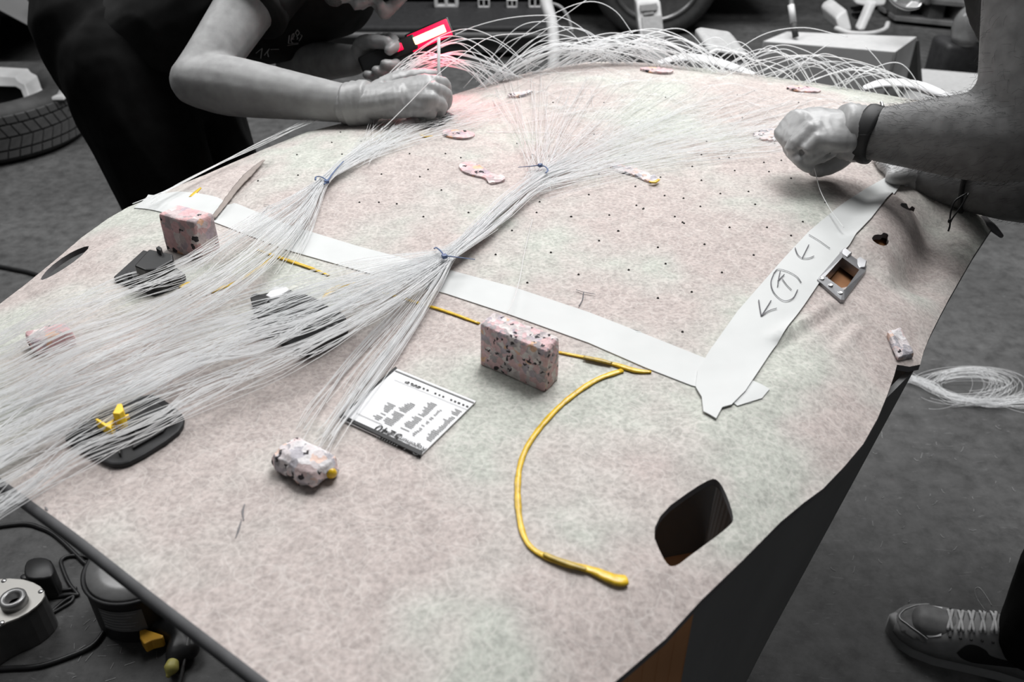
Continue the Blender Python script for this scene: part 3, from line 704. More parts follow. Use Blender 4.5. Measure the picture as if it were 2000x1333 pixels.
bars_obj(L1, PRINTG); bars_obj(L2, PRINT); bars_obj([(.62, .20, .95, .206), (.03, .875, .97, .879)], PRINTG)

# black card and tissue below the gloved hand
tc_ = put('plastic_card', prism([(838,228),(858,214),(887,224),(866,240),(838,247),(818,247)], .001, .004, bev=.0006), BLKS, None, smooth=False, label='small black plastic card lying flat under the gloved fist', cat='card')
bm = bmesh.new()
for a_ in ((800,240,.010,.012,.006), (815,234,.014,.01,.009), (832,228,.012,.009,.010), (845,232,.010,.008,.006)):
    ell(bm, Sv(a_[0], a_[1], .004), a_[2:])
put('tissue', organic(bm, .0025, 2, .0015, 160), plain('tissue_paper', (.8, .72, .72), .9), None, label='crumpled pinkish tissue under the gloved fist', cat='tissue')

# ------------------------------------------------------------------ fibres
def bundle(st, n, npts=44, jitter=.07, end_lo=1.0, seed=1, start_hi=0.0, wander=.10, lift_jit=.35):
    """st: stations (x, y, half width px, lift m). Each strand keeps its own place across the bundle."""
    rg = np.random.default_rng(seed); st = np.array(st, float); m = len(st)
    T = np.gradient(st[:, :2], axis=0); T /= np.linalg.norm(T, axis=1)[:, None]; Nn = np.column_stack([-T[:, 1], T[:, 0]])
    out = []; cen = np.clip(rg.uniform(-1, 1, 15), -.98, .98); drift = rg.normal(0, .10, (15, m))
    for i in range(n):
        j = rg.integers(15); own = rg.random() < .72
        s = cen[j] + rg.normal(0, .045) if own else rg.uniform(-1.05, 1.05)
        sj = s + rg.normal(0, wander * (.45 if own else 1), m) * np.linspace(.6, 1.0, m) + (drift[j] if own else 0)
        q = st[:, :2] + Nn * (sj * st[:, 2])[:, None] + rg.normal(0, 1.2, (m, 2))
        lf = st[:, 3] * (1 + rg.uniform(-lift_jit, lift_jit)) + rg.uniform(0, .0015)
        c = crom(np.column_stack([q, lf]), npts)
        a = start_hi * math.sqrt(rg.random()) if start_hi else 0; e = rg.uniform(end_lo, 1.0)
        c = c[int(a * npts): max(int(e * npts), int(a * npts) + 6)]
        out.append(S(c[:, 0], c[:, 1], np.maximum(c[:, 2], .0008)))
    return out
A = bundle([(1500,240,80,.003),(1350,256,66,.003),(1220,282,52,.004),(1120,320,34,.005),(1050,352,20,.008),(985,405,20,.009),(935,450,17,.010),(885,492,12,.012),(820,525,30,.014),(730,562,54,.020),(620,608,72,.027),(500,655,84,.024),(380,700,92,.018),(250,755,98,.018),(120,815,104,.014),(0,880,108,.008),(-110,950,108,.006),(-190,1010,105,-.01)], 150, 56, seed=3, start_hi=.30)
A += bundle([(960,432,18,.009),(885,490,12,.012),(820,520,26,.014),(730,555,55,.022),(600,605,75,.028),(480,640,70,.024),(330,690,75,.016),(180,748,80,.016),(40,810,82,.008),(-100,885,85,.004)], 44, 44, seed=33)
put('fibre_bundle', tubes(A, .00036, 3), FIBRE, None, label='thick bundle of white optical fibres tied in the middle and fanning out to the left', cat='fibres', kind='stuff')
Bb = bundle([(1010,212,16,.003),(900,236,18,.003),(800,262,20,.004),(730,288,16,.006),(672,322,10,.008),(628,355,6,.010),(590,400,24,.012),(535,450,44,.014),(460,506,52,.024),(372,560,54,.032),(260,612,60,.020),(130,664,64,.026),(10,726,68,.012),(-90,755,75,.006),(-180,800,75,.0)], 105, 52, seed=5, start_hi=.30)
put('fibre_bundle', tubes(Bb, .00034, 3), FIBRE, None, label='slimmer bundle of white fibres held by the zip tie nearest the left man', cat='fibres', kind='stuff')
Cc = bundle([(940,445,12,.009),(888,490,11,.012),(845,550,20,.012),(790,625,30,.008),(715,720,40,.004),(640,820,44,.006),(600,880,48,.016)], 75, 40, seed=8, end_lo=.62)
Cc += bundle([(700,300,8,.004),(640,350,6,.010),(615,400,10,.008),(590,450,16,.006),(560,500,22,.004),(520,560,28,.003)], 24, 26, seed=9, end_lo=.6)
put('fibre_bundle', tubes(Cc, .00032, 3), FIBRE, None, label='loose steep strands running from the lower zip tie past the printed sheet', cat='fibres', kind='stuff')
Dd = []
rg = np.random.default_rng(21)
for i in range(260):          # strands rising from single pin holes and drawn together at the ties
    if rg.random() < .72:
        x0, y0 = rg.uniform(960, 1720), 0; y0 = rg.uniform(132 + max(0, x0 - 1150) * .11, 205 + (x0 - 950) * .10)
        tx, ty = 1052 + rg.normal(0, 14), 350 + rg.normal(0, 13)
    else:
        x0 = rg.uniform(720, 1010); y0 = rg.uniform(190, 245) + (880 - x0) * .12; tx, ty = 700 + rg.normal(0, 16), 305 + rg.normal(0, 8)
    mx, my = x0 + (tx - x0) * .45, y0 + (ty - y0) * .45 - rg.uniform(0, 16) + rg.normal(0, 6)
    c = crom([(x0, y0, .0005), (x0 + (tx - x0) * .2, y0 + (ty - y0) * .2 - rg.uniform(0, 10), .012 * rg.random()), (mx, my, .008), (tx + (mx - tx) * .35, ty + (my - ty) * .35, .006), (tx, ty, .008)], 26)
    Dd.append(S(c[:, 0], c[:, 1], np.maximum(c[:, 2], .0005)))
for i in range(240):          # short stray strands criss-crossing near the far rim
    x0 = rg.uniform(1000, 1800); y0 = rg.uniform(135 + max(0, x0 - 1150) * .11, 290); a = rg.normal(-.35, .5) + (math.pi if rg.random() < .3 else 0); l = rg.uniform(30, 140)
    x1, y1 = x0 + l * math.cos(a), max(y0 + l * math.sin(a) * .45, 140 + max(0, x0 + l - 1150) * .115)
    c = crom([(x0, y0, .0005), ((x0 + x1) / 2, (y0 + y1) / 2 - rg.uniform(0, 14), .004), (x1, y1, .002)], 12); Dd.append(S(c[:, 0], c[:, 1], c[:, 2]))
put('fibre_strands', tubes(Dd, .00030, 3), FIBRE, None, label='sparse white fibre strands lying across the far half of the headliner', cat='fibres', kind='stuff')
Ee = []
for i in range(9):
    o = rg.normal(0, 5)
    c = crom([(770 + o, 178 + o * .5), (640 + rg.normal(0, 8), 222 + o * .6), (520 + rg.normal(0, 5), 278 + o * .5), (420, 325 + o * .3), (340, 366 + o * .3), (285 + rg.normal(0, 14), 398)], 30)
    Ee.append(S(c[:, 0], c[:, 1], .012))
put('fibre_strands', tubes(Ee, .00035, 3), FIBRE, None, label='a few white fibre strands following the rim below the man\'s forearm', cat='fibres', kind='stuff')

# single strands arching over the far rim: each one is a thing
def edge_y(x): return np.interp(x, [600,680,740,880,1000,1080,1150,1230,1300,1500,1700,1830,1930], [258,238,226,187,150,131,121,121,126,149,180,203,226])
def edge_d(x):
    p = S(np.array(float(x)), np.array(float(edge_y(x)))); return float(p[1] * cP - (p[2] - CAMZ) * sP)
ARCS = []
ARCG = []
def arc(pts, d0, d1, n=34, where=None):
    ARCG.append(where); c = crom(pts, n); t = np.linspace(0, 1, n); ARCS.append(PD(c[:, 0], c[:, 1], d0 + (d1 - d0) * t))
ra = np.random.default_rng(77)
def cluster(n, x0, sx, apx, sapx, apy, sapy, xe, sxe, over=6, where=''):
    for _ in range(n):
        a = x0 + ra.normal(0, sx); b = max(a + 60, xe + ra.normal(0, sxe)); m = a + (b - a) * ra.uniform(.45, .66) + ra.normal(0, 6); y = apy + ra.normal(0, sapy)
        ya, yb = edge_y(a) + ra.uniform(0, over), edge_y(b) + ra.uniform(2, 10); y = min(y, min(ya, yb) - 8)
        q1 = (a + (m - a) * .5, y + (ya - y) * .30); q2 = (m + (b - m) * .60, y + (yb - y) * .34)
        d0, d1 = edge_d(a) - .01, edge_d(b) - ra.uniform(.0, .03)
        arc([(a, ya), q1, (m, y), q2, (b, yb)], d0, d1, where=where)
cluster(20, 705, 22, 0, 0, 112, 13, 985, 34, where='in the tuft behind the gloved fist holding a stick')
cluster(4, 700, 20, 0, 0, 72, 10, 1040, 40, where='high above the tuft behind the gloved fist')
cluster(24, 965, 22, 0, 0, 84, 10, 1230, 45, where='in the dense tuft right of the lit red lamp')
cluster(22, 1060, 40, 0, 0, 80, 9, 1330, 40, where='in the tuft below the curved white bumper')
cluster(16, 1160, 40, 0, 0, 74, 10, 1385, 28, where='in the tuft in front of the white canister')
cluster(9, 1330, 30, 0, 0, 92, 9, 1470, 24, where='in front of the black car wheel')
cluster(10, 1420, 24, 0, 0, 104, 12, 1580, 40, where='between the black wheel and the pale box')
cluster(10, 1500, 22, 0, 0, 118, 10, 1690, 40, where="in front of the pale box's left half")
cluster(9, 1600, 26, 0, 0, 132, 8, 1790, 26, where="in front of the pale box's right corner")
arc([(935,158),(1010,80),(1080,28),(1150,3),(1200,20),(1236,66)], 1.50, 1.56, where='!the tallest loop, rising past the top of the frame')
arc([(960,150),(1030,88),(1090,40),(1142,2),(1165,-14)], 1.50, 1.55, where='!crossing inside the tallest loop')
arc([(930,160),(1000,62),(1062,42),(1110,60),(1140,90)], 1.50, 1.55, where='!a narrow loop under the tallest one')
arc([(735,190),(860,85),(960,42),(1070,30),(1130,50),(1170,95)], 1.40, 1.55, where='!a very long arch starting at the gloved fist and passing the lamp')
arc([(905,172),(980,92),(1030,68),(1090,52),(1150,65),(1200,112)], 1.46, 1.55, where='!a low arch right of the white stick')
arc([(1380,150),(1440,98),(1500,64),(1570,54),(1630,66),(1655,72)], 1.50, 1.46, where='!a long arch that lands on the pale box lid')
arc([(1548,150),(1570,122),(1600,98),(1622,85)], 1.45, 1.42, where='!a short straight piece pointing up at the box lid')
arc([(1395,160),(1480,120),(1560,108),(1660,116),(1760,150),(1815,185)], 1.48, 1.36, where='!a wide low arch across the whole pale box')
arc([(1690,90),(1715,118),(1745,160),(1758,186)], 1.44, 1.40, where="!dropping steeply in front of the box's right corner")
arc([(762,196),(820,120),(890,82),(960,78),(1010,110),(1050,130)], 1.40, 1.50, where='!an arch just right of the red lamp head')
for i, P in enumerate(ARCS):
    g_ = ARCG[i]
    if g_[0] == '!': put('fibre_strand', tubes([P], .00068, 4), FIBRE, None, label='white fibre strand, ' + g_[1:], cat='fibre', group='single fibre arches')
    else: put('fibre_strand', tubes([P], .00070, 4), FIBRE, None, label='white fibre strand ' + g_, cat='fibre', group='fibre strands ' + g_)
# the thin strands held by each man, and loose singles
def single(pts, label, off=None, deps=None, r=.0006):
    c = crom(pts, 36)
    P = S(c[:, 0], c[:, 1], off) if deps is None else PD(c[:, 0], c[:, 1], np.interp(np.linspace(0, 1, 36), np.linspace(0, 1, len(deps)), deps))
    put('fibre_strand', tubes([P], r, 4), FIBRE, None, label=label, cat='fibre')
single([(750,250),(800,200),(850,150),(900,110),(960,72),(1040,65)], 'single white fibre crossing in front of the gloved fist', deps=[1.22,1.21,1.21,1.25,1.32,1.4])
single([(1583,305),(1592,335),(1602,372),(1622,410),(1648,445)], 'single white fibre pinched between thumb and finger', deps=[1.085,1.07,1.05,1.025,.99])
single([(1040,428),(1025,490),(1015,545),(1002,590),(990,612)], 'thin fibre standing up behind the tall foam block', off=np.linspace(.002, .02, 36), r=.0004)
single([(950,258),(1100,262),(1300,295),(1480,297),(1530,290)], 'long pale fibre lying flat across to the pinching hand', off=.001, r=.0004)
# coil of fibre on the floor by the right corner
Fl = []
for i in range(46):
    cx, cy = 1890 + rg.normal(0, 8), 752 + rg.normal(0, 5); rx, ry = rg.uniform(45, 105), rg.uniform(18, 42); a0 = rg.uniform(2.2, 3.6); a1 = a0 - rg.uniform(3.0, 5.4)
    t = np.linspace(a0, a1, 36); px = cx + rx * np.cos(t) + np.linspace(0, rg.normal(0, 20), 36); py = cy - ry * np.sin(t) * (.8 + .2 * np.linspace(0, 1, 36))
    P = PZ(px, py, .004 + .03 * rg.random() * np.abs(np.sin(t))); Fl.append(P)
for i in range(50):
    c = crom([(1770 + rg.normal(0, 3), 735 + rg.normal(0, 5)), (1815 + rg.normal(0, 5), 752 + rg.normal(0, 5)), (1860 + rg.normal(0, 5), 775 + rg.normal(0, 5)), (1930, 786 + rg.normal(0, 5)), (2010, 780 + rg.normal(0, 9)), (2090, 765 + rg.normal(0, 14))], 34); Fl.append(PZ(c[:, 0], c[:, 1], .004 + .01 * rg.random()))
put('fibre_coil', tubes(Fl, .00045, 3), FIBRE, None, label='loose coil of white fibre lying on the floor beyond the right corner', cat='fibres', kind='stuff')

# zip ties
def ziptie(name_l, loop, tail, head, offs=.014):
    t = thing('zip_tie', Sv(head[0], head[1]), name_l, 'zip tie')
    c = crom(loop, 22); put('band', tubes([S(c[:, 0], c[:, 1], offs)], .0011, 6, flat=.6), BLUE, t)
    p = Sv(head[0], head[1], offs); put('lock', box_mesh(p, (.0055, .005, .004), Matrix.Rotation(.5, 3, 'Z'), .0008), BLUE, t, smooth=False)
    c = crom(tail, 18); put('tail', tubes([S(c[:, 0], c[:, 1], np.linspace(offs, offs * .8, 18))], np.linspace(.0012, .0007, 18)[None, :], 6, flat=.6), BLUE, t)
ziptie('blue zip tie with a curled loop on the bundle nearest the left man', [(616,352),(617,346),(624,345),(632,348),(638,354),(633,360)], [(640,353),(652,336),(671,315)], (638,355), .016)
ziptie('blue zip tie with a straight tail, highest of the three on the fibres', [(1056,324),(1064,325),(1070,332),(1066,338)], [(1052,323),(1035,325),(1012,327)], (1055,323))
ziptie('blue zip tie with a long tail on the thick bundle, nearest the tall foam block', [(848,486),(852,484),(860,490),(868,500)], [(872,500),(895,503),(928,507)], (868,501), .022)

# ------------------------------------------------------------------ people
def clampz(p, r):
    p = Vector(p); p.z = max(p.z, float(hz(p.x, p.y)) + r); return p
def hand_lofts(bm, wrist, knuckles, fingers, thumb, k=1.0, clear=.0, web=False):
    """wrist + four knuckles + four bent finger chains + thumb, in world points"""
    for kn, rr in zip(knuckles, (.0150, .0160, .0155, .0140)):
        mid = wrist.lerp(kn, .5)
        loft(bm, [wrist, mid, kn], [.020 * k, .0175 * k, rr * .82 * k], n=12)
    km = sum(knuckles, Vector()) / 4; ac = knuckles[3] - knuckles[0]; nn = ac.cross(km - wrist); hw = ac.length / 2 + .009 * k
    loft(bm, [wrist, wrist.lerp(km, .35), wrist.lerp(km, .75), km], [(.024 * k, .020 * k), (hw * .86, .0195 * k), (hw, .0185 * k), (hw * .96, .0155 * k)], up=nn, n=20)
    if web:
        kp = sum((f_[0] for f_ in fingers), Vector()) / 4; kd = sum((f_[1] for f_ in fingers), Vector()) / 4; loft(bm, [km, km.lerp(kp, .5), kp], [(hw * .95, .0135 * k), (hw * .92, .012 * k), (hw * .84, .0095 * k)], up=nn, n=20); loft(bm, [kp, kp.lerp(kd, .5), kd], [(hw * .84, .010 * k), (hw * .80, .0105 * k), (hw * .74, .0105 * k)], up=(km - kp).cross(ac).cross(kd - kp) if 0 else (kd - kp).cross(ac), n=20)
    for a, b in zip(knuckles, knuckles[1:]): loft(bm, [wrist.lerp(a, .6), wrist.lerp((a + b) / 2, .8), wrist.lerp(b, .6)], [.012 * k] * 3, n=10)
    for kn, ch, r in zip(knuckles, fingers, (.0098, .0102, .0098, .0086)):
        P = [kn] + [clampz(p, r + clear) for p in ch]
        loft(bm, P, [r * k * 1.18] + [r * k * (1.05 - .1 * i) for i in range(len(ch))], n=10, sub=4)
    P = [wrist.lerp(thumb[0], .25)] + [clampz(p, .010 + clear) for p in thumb]
    loft(bm, P, [.016 * k] + [(.0145 - .0018 * i) * k for i in range(len(thumb))], n=10)

# ---- the man on the left: bends over the far left rim, right forearm on the felt, lamp in his left hand
m1w = V(690, 205, 1.30); m1e = V(384, 158, 1.335); m1s = V(552, -95, 1.44)
K1 = [V(832, 160, 1.275), V(845, 176, 1.262), V(842, 195, 1.255), V(824, 213, 1.262)]
F1 = [[V(866, 164, 1.30), V(868, 188, 1.325), V(852, 196, 1.335)], [V(871, 186, 1.288), V(866, 208, 1.308), V(846, 214, 1.318)],
      [V(862, 206, 1.278), V(852, 223, 1.296), V(832, 224, 1.306)], [V(842, 222, 1.272), V(828, 233, 1.288), V(810, 229, 1.296)]]
T1 = [V(770, 160, 1.315), V(818, 150, 1.33), V(850, 150, 1.335)]
l1w = V(690, 118, 1.50); l1e = V(575, 122, 1.64); l1s = V(590, -60, 1.74)
pel = V(245, 85, 1.66); spi = V(390, 10, 1.62); che = V(545, -45, 1.58); nek = V(652, -70, 1.52)
# head frame
hu = Vector((.80, .30, .10)).normalized()
hf = (Vector((.30, -.42, -.86))); hf = (hf - hu * hf.dot(hu)).normalized(); hx = hf.cross(hu).normalized()
HM = Matrix((hx, hf, hu)).transposed().to_4x4()
nose_tip = V(752, 36, 1.44); HM.translation = nose_tip - HM.to_3x3() @ Vector((0, .121, -.032))
def hp(x, y, z): return HM @ Vector((x, y, z))
def head_lofts(bm, M):
    E = lambda c, r: ell(bm, c, r, M)
    E((0, -.012, .045), (.076, .094, .082)); E((0, .030, -.035), (.058, .056, .074)); E((0, .064, -.100), (.025, .021, .017)); E((0, .018, -.075), (.054, .058, .036))
    E((0, .076, .030), (.048, .015, .011)); E((.037, .054, -.022), (.022, .024, .025)); E((-.037, .054, -.022), (.022, .024, .025))
    P = lambda *a: M @ Vector(a)
    loft(bm, [P(0, .084, .024), P(0, .100, -.006), P(0, .112, -.030)], [.0085, .0105, .0125], n=12)
    E((.012, .100, -.036), (.008, .011, .008)); E((-.012, .100, -.036), (.008, .011, .008)); E((0, .110, -.036), (.007, .010, .007))
    E((0, .086, -.050), (.020, .010, .010)); E((0, .091, -.0605), (.024, .009, .0055)); E((0, .089, -.0725), (.020, .010, .0068)); E((0, .072, -.086), (.022, .012, .008))
    E((.078, -.010, -.012), (.010, .020, .030)); E((-.078, -.010, -.012), (.010, .020, .030))
hipR, hipL = V(235, 125, 1.60), V(335, 120, 1.74)
kR, kL = Vector((hipR.x + .06, hipR.y - .04, .40)), Vector((hipL.x + .06, hipL.y - .02, .40)); aR, aL = Vector((kR.x - .03, kR.y + .05, .08)), Vector((kL.x - .02, kL.y + .05, .08))
bm = bmesh.new()
loft(bm, [pel, spi, che, nek], [(.15, .105), (.135, .105), (.16, .115), (.06, .055)], up=(0, 0, 1), n=20)
loft(bm, [nek - (nek - che) * .25, nek, hp(0, -.015, -.05)], [.065, .058, .055]); head_lofts(bm, HM)
loft(bm, [che, m1s], [.07, .058]); loft(bm, [che, l1s], [.07, .058])
loft(bm, [m1s, m1s.lerp(m1e, .45), m1e + (m1s - m1e).normalized() * .05, m1e], [.052, .046, .040, .039], n=16)
loft(bm, [m1e, m1e.lerp(m1w, .22), m1e.lerp(m1w, .62), m1w], [.040, .045, .036, .0275], n=16)
hand_lofts(bm, m1w, K1, F1, T1, .82, .002)
loft(bm, [l1s, l1e], [.050, .036]); loft(bm, [l1e, l1e.lerp(l1w, .3), l1w], [.036, .038, .026])
for h, k, a in ((hipR, kR, aR), (hipL, kL, aL)):
    loft(bm, [pel, h], [.09, .08]); loft(bm, [h, h.lerp(k, .5), k], [.08, .068, .05]); loft(bm, [k, k.lerp(a, .35), a], [.05, .052, .036]); loft(bm, [a + Vector((-.05, 0, -.035)), a + Vector((.16, 0, -.045))], [(.034, .03), (.038, .022)])
man1 = thing('person', (kR.x, kR.y, 0), 'man in black t-shirt bending over the far rim with a lit red lamp', 'person')
put('body', organic(bm, .0042, 4), SKIN1, man1)
# goatee and stubble, hair, eyes
bm = bmesh.new(); ell(bm, (0, .064, -.102), (.0255, .022, .0185), HM); ell(bm, (.0, .086, -.0525), (.024, .0105, .0045), HM)
put('beard', organic(bm, .003, 2, .0012, 300), plain('stubble', (.09, .09, .09), .9, .5, 400), man1)
bm = bmesh.new(); ell(bm, (0, -.026, .058), (.083, .094, .084), HM); put('hair', organic(bm, .004, 2, .004, 60), HAIR, man1)
for sx in (1, -1):
    put('eye', lathe([(.0001, .011), (.006, .0095), (.010, .005), (.011, 0), (.008, -.006)], HM @ Vector((sx * .031, .072, .008)), hf, 20), LITE, man1)
bm = bmesh.new()
loft(bm, [pel.lerp(spi, .06), pel.lerp(spi, .2), spi, che, che.lerp(nek, .62)], [(.125, .100), (.150, .118), (.155, .122), (.185, .142), (.135, .125)], n=24)
loft(bm, [che.lerp(m1s, .3), m1s, m1s.lerp(m1e, .42)], [(.10, .10), (.078, .076), (.064, .062)], n=18, cap=False)
loft(bm, [che.lerp(l1s, .3), l1s, l1s.lerp(l1e, .62)], [.11, .082, .066], n=18)
shirt_me = organic(bm, .006, 6, .008, 10, (1, .6, 1.2)); shirt1 = put('t_shirt', shirt_me, SHIRT, man1)
hem = m1s.lerp(m1e, .42); axm = (m1e - m1s).normalized()
put('sleeve_hem', lathe([(.058, -.012), (.0665, -.012), (.068, .004), (.066, .010), (.058, .010)], hem, axm, 32), SHIRT, man1)
bm = bmesh.new()
loft(bm, [pel + Vector((-.03, 0, .04)), pel + Vector((.0, 0, -.02)), pel + Vector((.03, 0, -.10))], [(.125, .15), (.13, .16), (.12, .15)], up=(0, 1, 0), n=20)
for h, k, a in ((hipR, kR, aR), (hipL, kL, aL)):
    loft(bm, [pel.lerp(h, .5), h], [.12, .112]); loft(bm, [h, h.lerp(k, .5), k, k.lerp(a, .5), a + Vector((0, 0, -.01))], [.112, .102, .085, .082, .078], n=18)
put('trousers', organic(bm, .007, 5, .008, 9, (1, 1, .5)), TROU, man1)
for a in (aR, aL):
    bm = bmesh.new(); loft(bm, [a + Vector((-.06, 0, -.038)), a + Vector((.06, 0, -.040)), a + Vector((.17, 0, -.050))], [(.042, .042), (.046, .038), (.044, .028)]); put('shoe', organic(bm, .005, 3), BLKS, man1)
bm = bmesh.new(); hand_lofts(bm, m1w, K1, F1, T1, 1.0)
loft(bm, [m1w.lerp(m1e, .02), m1w.lerp(K1[1], .3), m1w.lerp(K1[1], .6)], [(.033, .030), (.034, .024), (.036, .022)], n=18)
put('glove', organic(bm, .0021, 5, .0010, 75, (1.6, .5, .5)), GLOVE, man1, label='tight latex glove on the resting fist')
wa = (K1[1] - m1w).normalized()
put('glove_cuff', lathe([(.0300, -.004), (.0332, -.003), (.0340, .001), (.0330, .005), (.0345, .010), (.0325, .016), (.0338, .022), (.0322, .030), (.030, .034)], m1w + wa * -.004, wa, 36), GLOVE, man1)
# left hand round the lamp
lw = V(700, 112, 1.495); lampa, lampb = V(706, 132, 1.455), V(884, 55, 1.445); lax = (lampb - lampa).normalized()
K2 = [V(742, 78, 1.50), V(730, 84, 1.515), V(720, 92, 1.525), V(712, 101, 1.53)]
F2 = [[V(764, 76, 1.475), V(772, 90, 1.440), V(760, 99, 1.43)], [V(768, 120, 1.46), V(770, 128, 1.435), V(752, 126, 1.425)], [V(748, 136, 1.47), V(752, 140, 1.440), V(735, 138, 1.43)], [V(726, 144, 1.48), V(730, 148, 1.45), V(716, 146, 1.44)]]
T2 = [V(708, 86, 1.475), V(730, 82, 1.45), V(756, 84, 1.435)]
bm = bmesh.new(); hand_lofts(bm, lw, K2, F2, T2, 1.0)
put('glove', organic(bm, .0024, 3, .0008, 80), GLOVE, man1, label='latex glove on the hand gripping the lamp')
# emblem strokes on the chest, laid on the cloth
dep = bpy.context.evaluated_depsgraph_get()
bvh = BVHTree.FromPolygons([v.co + wloc(shirt1) for v in shirt_me.vertices], [p.vertices[:] for p in shirt_me.polygons])
def cast(px, py, tree=None, off=.0012):
    o = Vector((0, 0, CAMZ)); d = Vector(rays(np.array(float(px)), np.array(float(py)))).normalized(); h = (tree or bvh).ray_cast(o, d)
    return (h[0] + h[1] * off) if h[0] else None
def stroke(lines, w, mat, name, parent, tree=None):
    LL = []
    for l in lines:
        c = np.array(l, float); u = np.linspace(0, len(c) - 1, len(c) * 5); q = np.column_stack([np.interp(u, range(len(c)), c[:, i]) for i in (0, 1)])
        P = [cast(a, b, tree) for a, b in q]; P = [p for p in P if p]
        if len(P) > 2: LL.append(np.array([tuple(p) for p in P]))
    if LL: put(name, tubes(LL, w, 5, flat=.5), mat, parent)
stroke([[(565,68),(563,84),(583,83)], [(571,83),(568,79),(571,66),(574,64),(574,70),(570,76),(575,75)], [(581,57),(577,63),(581,69),(585,63),(581,57)], [(579,69),(582,73),(580,76)], [(586,66),(590,68),(588,73),(584,79)], [(561,88),(572,86),(582,85)]], .0009, EMB, 'chest_emblem', man1)
stroke([[(500,103),(512,93),(509,113)], [(516,107),(526,94),(522,101),(524,110)], [(528,96),(544,96)]], .0009, EMB, 'handwriting', man1)

# stick held upright in the resting fist
bm = bmesh.new(); sticks(bm, [V(856, 196, 1.322), V(857, 150, 1.318), V(857, 74, 1.318)], .0026, 10)
put('stick', bm_mesh(bm), LITE, None, label='thin pale stick standing upright in the gloved fist', cat='stick')
# lamp
lamp = thing('work_lamp', V(790, 95, 1.45), 'black hand lamp with a glowing red head held by the left man', 'lamp')
lup = Vector((-.25, -.80, .55)); lup = (lup - lax * lup.dot(lax)).normalized(); lsd = lax.cross(lup).normalized(); LR = Matrix((lax, lsd, lup)).transposed()
LL_ = (lampb - lampa).length
def lbox(name, u0, u1, s, h0, h1, mat, bev, **t):
    c = lampa + lax * ((u0 + u1) / 2 * LL_) + lup * ((h0 + h1) / 2); return put(name, box_mesh(c, ((u1 - u0) * LL_, s, h1 - h0), LR, bev, 3), mat, lamp, **t)
lbox('handle', 0, .62, .030, -.012, .012, BLK, .005); lbox('head', .52, 1.0, .040, -.010, .008, BLK, .004)
lbox('red_lens', .545, .975, .030, .0075, .0100, LAMPR, .001, label='glowing red lens'); lbox('led_strip', .58, .93, .013, .0098, .0118, LAMPW, .0006, label='white hot led strip')
lbox('switch', .40, .47, .012, .0110, .0145, LAMPR, .001, label='small red lit switch')
pl = bpy.data.lights.new('lamp_glow', 'SPOT'); pl.energy = 3.5; pl.color = (1, .04, .10); pl.spot_size = R(62); pl.spot_blend = .9; pl.shadow_soft_size = .03
po = bpy.data.objects.new('lamp_glow', pl); link(po); ploc = V(846, 68, 1.43); tgt = Sv(905, 215)
po.parent = lamp; po.location = ploc - lamp.location; po.rotation_euler = (tgt - ploc).to_track_quat('-Z', 'Y').to_euler()

# ---- the man on the right: leans in from the right, only arms, leg and shoe in the frame
r1w = V(1678, 262, 1.075); r1e = V(2012, 268, .97); r1s = V(2050, -250, .95)
K3 = [V(1596, 227, 1.095), V(1584, 238, 1.072), V(1584, 256, 1.054), V(1597, 276, 1.046)]
F3 = [[V(1546, 266, 1.098), V(1558, 302, 1.106), V(1582, 318, 1.100)], [V(1543, 280, 1.072), V(1562, 304, 1.086), V(1592, 302, 1.096)], [V(1546, 292, 1.056), V(1574, 306, 1.070), V(1606, 298, 1.080)], [V(1568, 302, 1.050), V(1598, 308, 1.062), V(1624, 298, 1.070)]]
T3 = [V(1648, 302, 1.100), V(1622, 322, 1.105), V(1594, 331, 1.100)]
r2w = V(1782, 345, 1.165); r2e = V(2065, 372, 1.075); r2s = V(1990, -190, 1.22)
K4 = [V(1738, 322, 1.20), V(1734, 332, 1.185), V(1736, 342, 1.172), V(1742, 352, 1.165)]
F4 = [[V(1722, 318, 1.20), V(1714, 332, 1.198), V(1716, 344, 1.19)], [V(1718, 330, 1.182), V(1712, 344, 1.18), V(1718, 354, 1.175)], [V(1720, 342, 1.168), V(1720, 356, 1.166), V(1728, 364, 1.16)], [V(1730, 354, 1.158), V(1730, 364, 1.156), V(1738, 370, 1.15)]]
T4 = [V(1764, 352, 1.15), V(1750, 366, 1.145), V(1738, 372, 1.14)]
toe, heel = G(1733, 1226), G(2095, 1340); fx = (toe - heel).normalized(); flen = (toe - heel).length
ank = heel + fx * .075 + Vector((0, 0, .085)); kneeA = Vector((ank.x + .13, ank.y + .08, .46)); 
rp = Vector((1.02, 1.08, .86)); rch = Vector((.76, 1.10, 1.16)); rnk = Vector((.64, 1.11, 1.30)); rhd = Vector((.58, 1.10, 1.38))
hip_a, hip_b = rp + Vector((0, -.09, -.02)), rp + Vector((.0, .09, -.02))
ank_b = Vector((1.34, 1.22, .085)); knee_b = Vector((1.20, 1.20, .46))
HM2 = Matrix(((0, -.86, .50), (-1, 0, 0), (0, -.50, -.86))).to_4x4()
hf2 = Vector((-.75, 0, -.66)).normalized(); hu2 = Vector((-.66, 0, .75)).normalized(); HM2 = Matrix((hf2.cross(hu2), hf2, hu2)).transposed().to_4x4(); HM2.translation = rhd
bm = bmesh.new()
loft(bm, [rp, rp.lerp(rch, .5), rch, rnk], [(.15, .10), (.14, .10), (.17, .11), (.06, .055)], up=(-.7, 0, .7), n=20)
loft(bm, [rnk - (rnk - rch) * .3, rnk, HM2 @ Vector((0, -.015, -.05))], [.065, .056, .055]); head_lofts(bm, HM2)
loft(bm, [rch, r1s], [.075, .06]); loft(bm, [rch, r2s], [.075, .06])
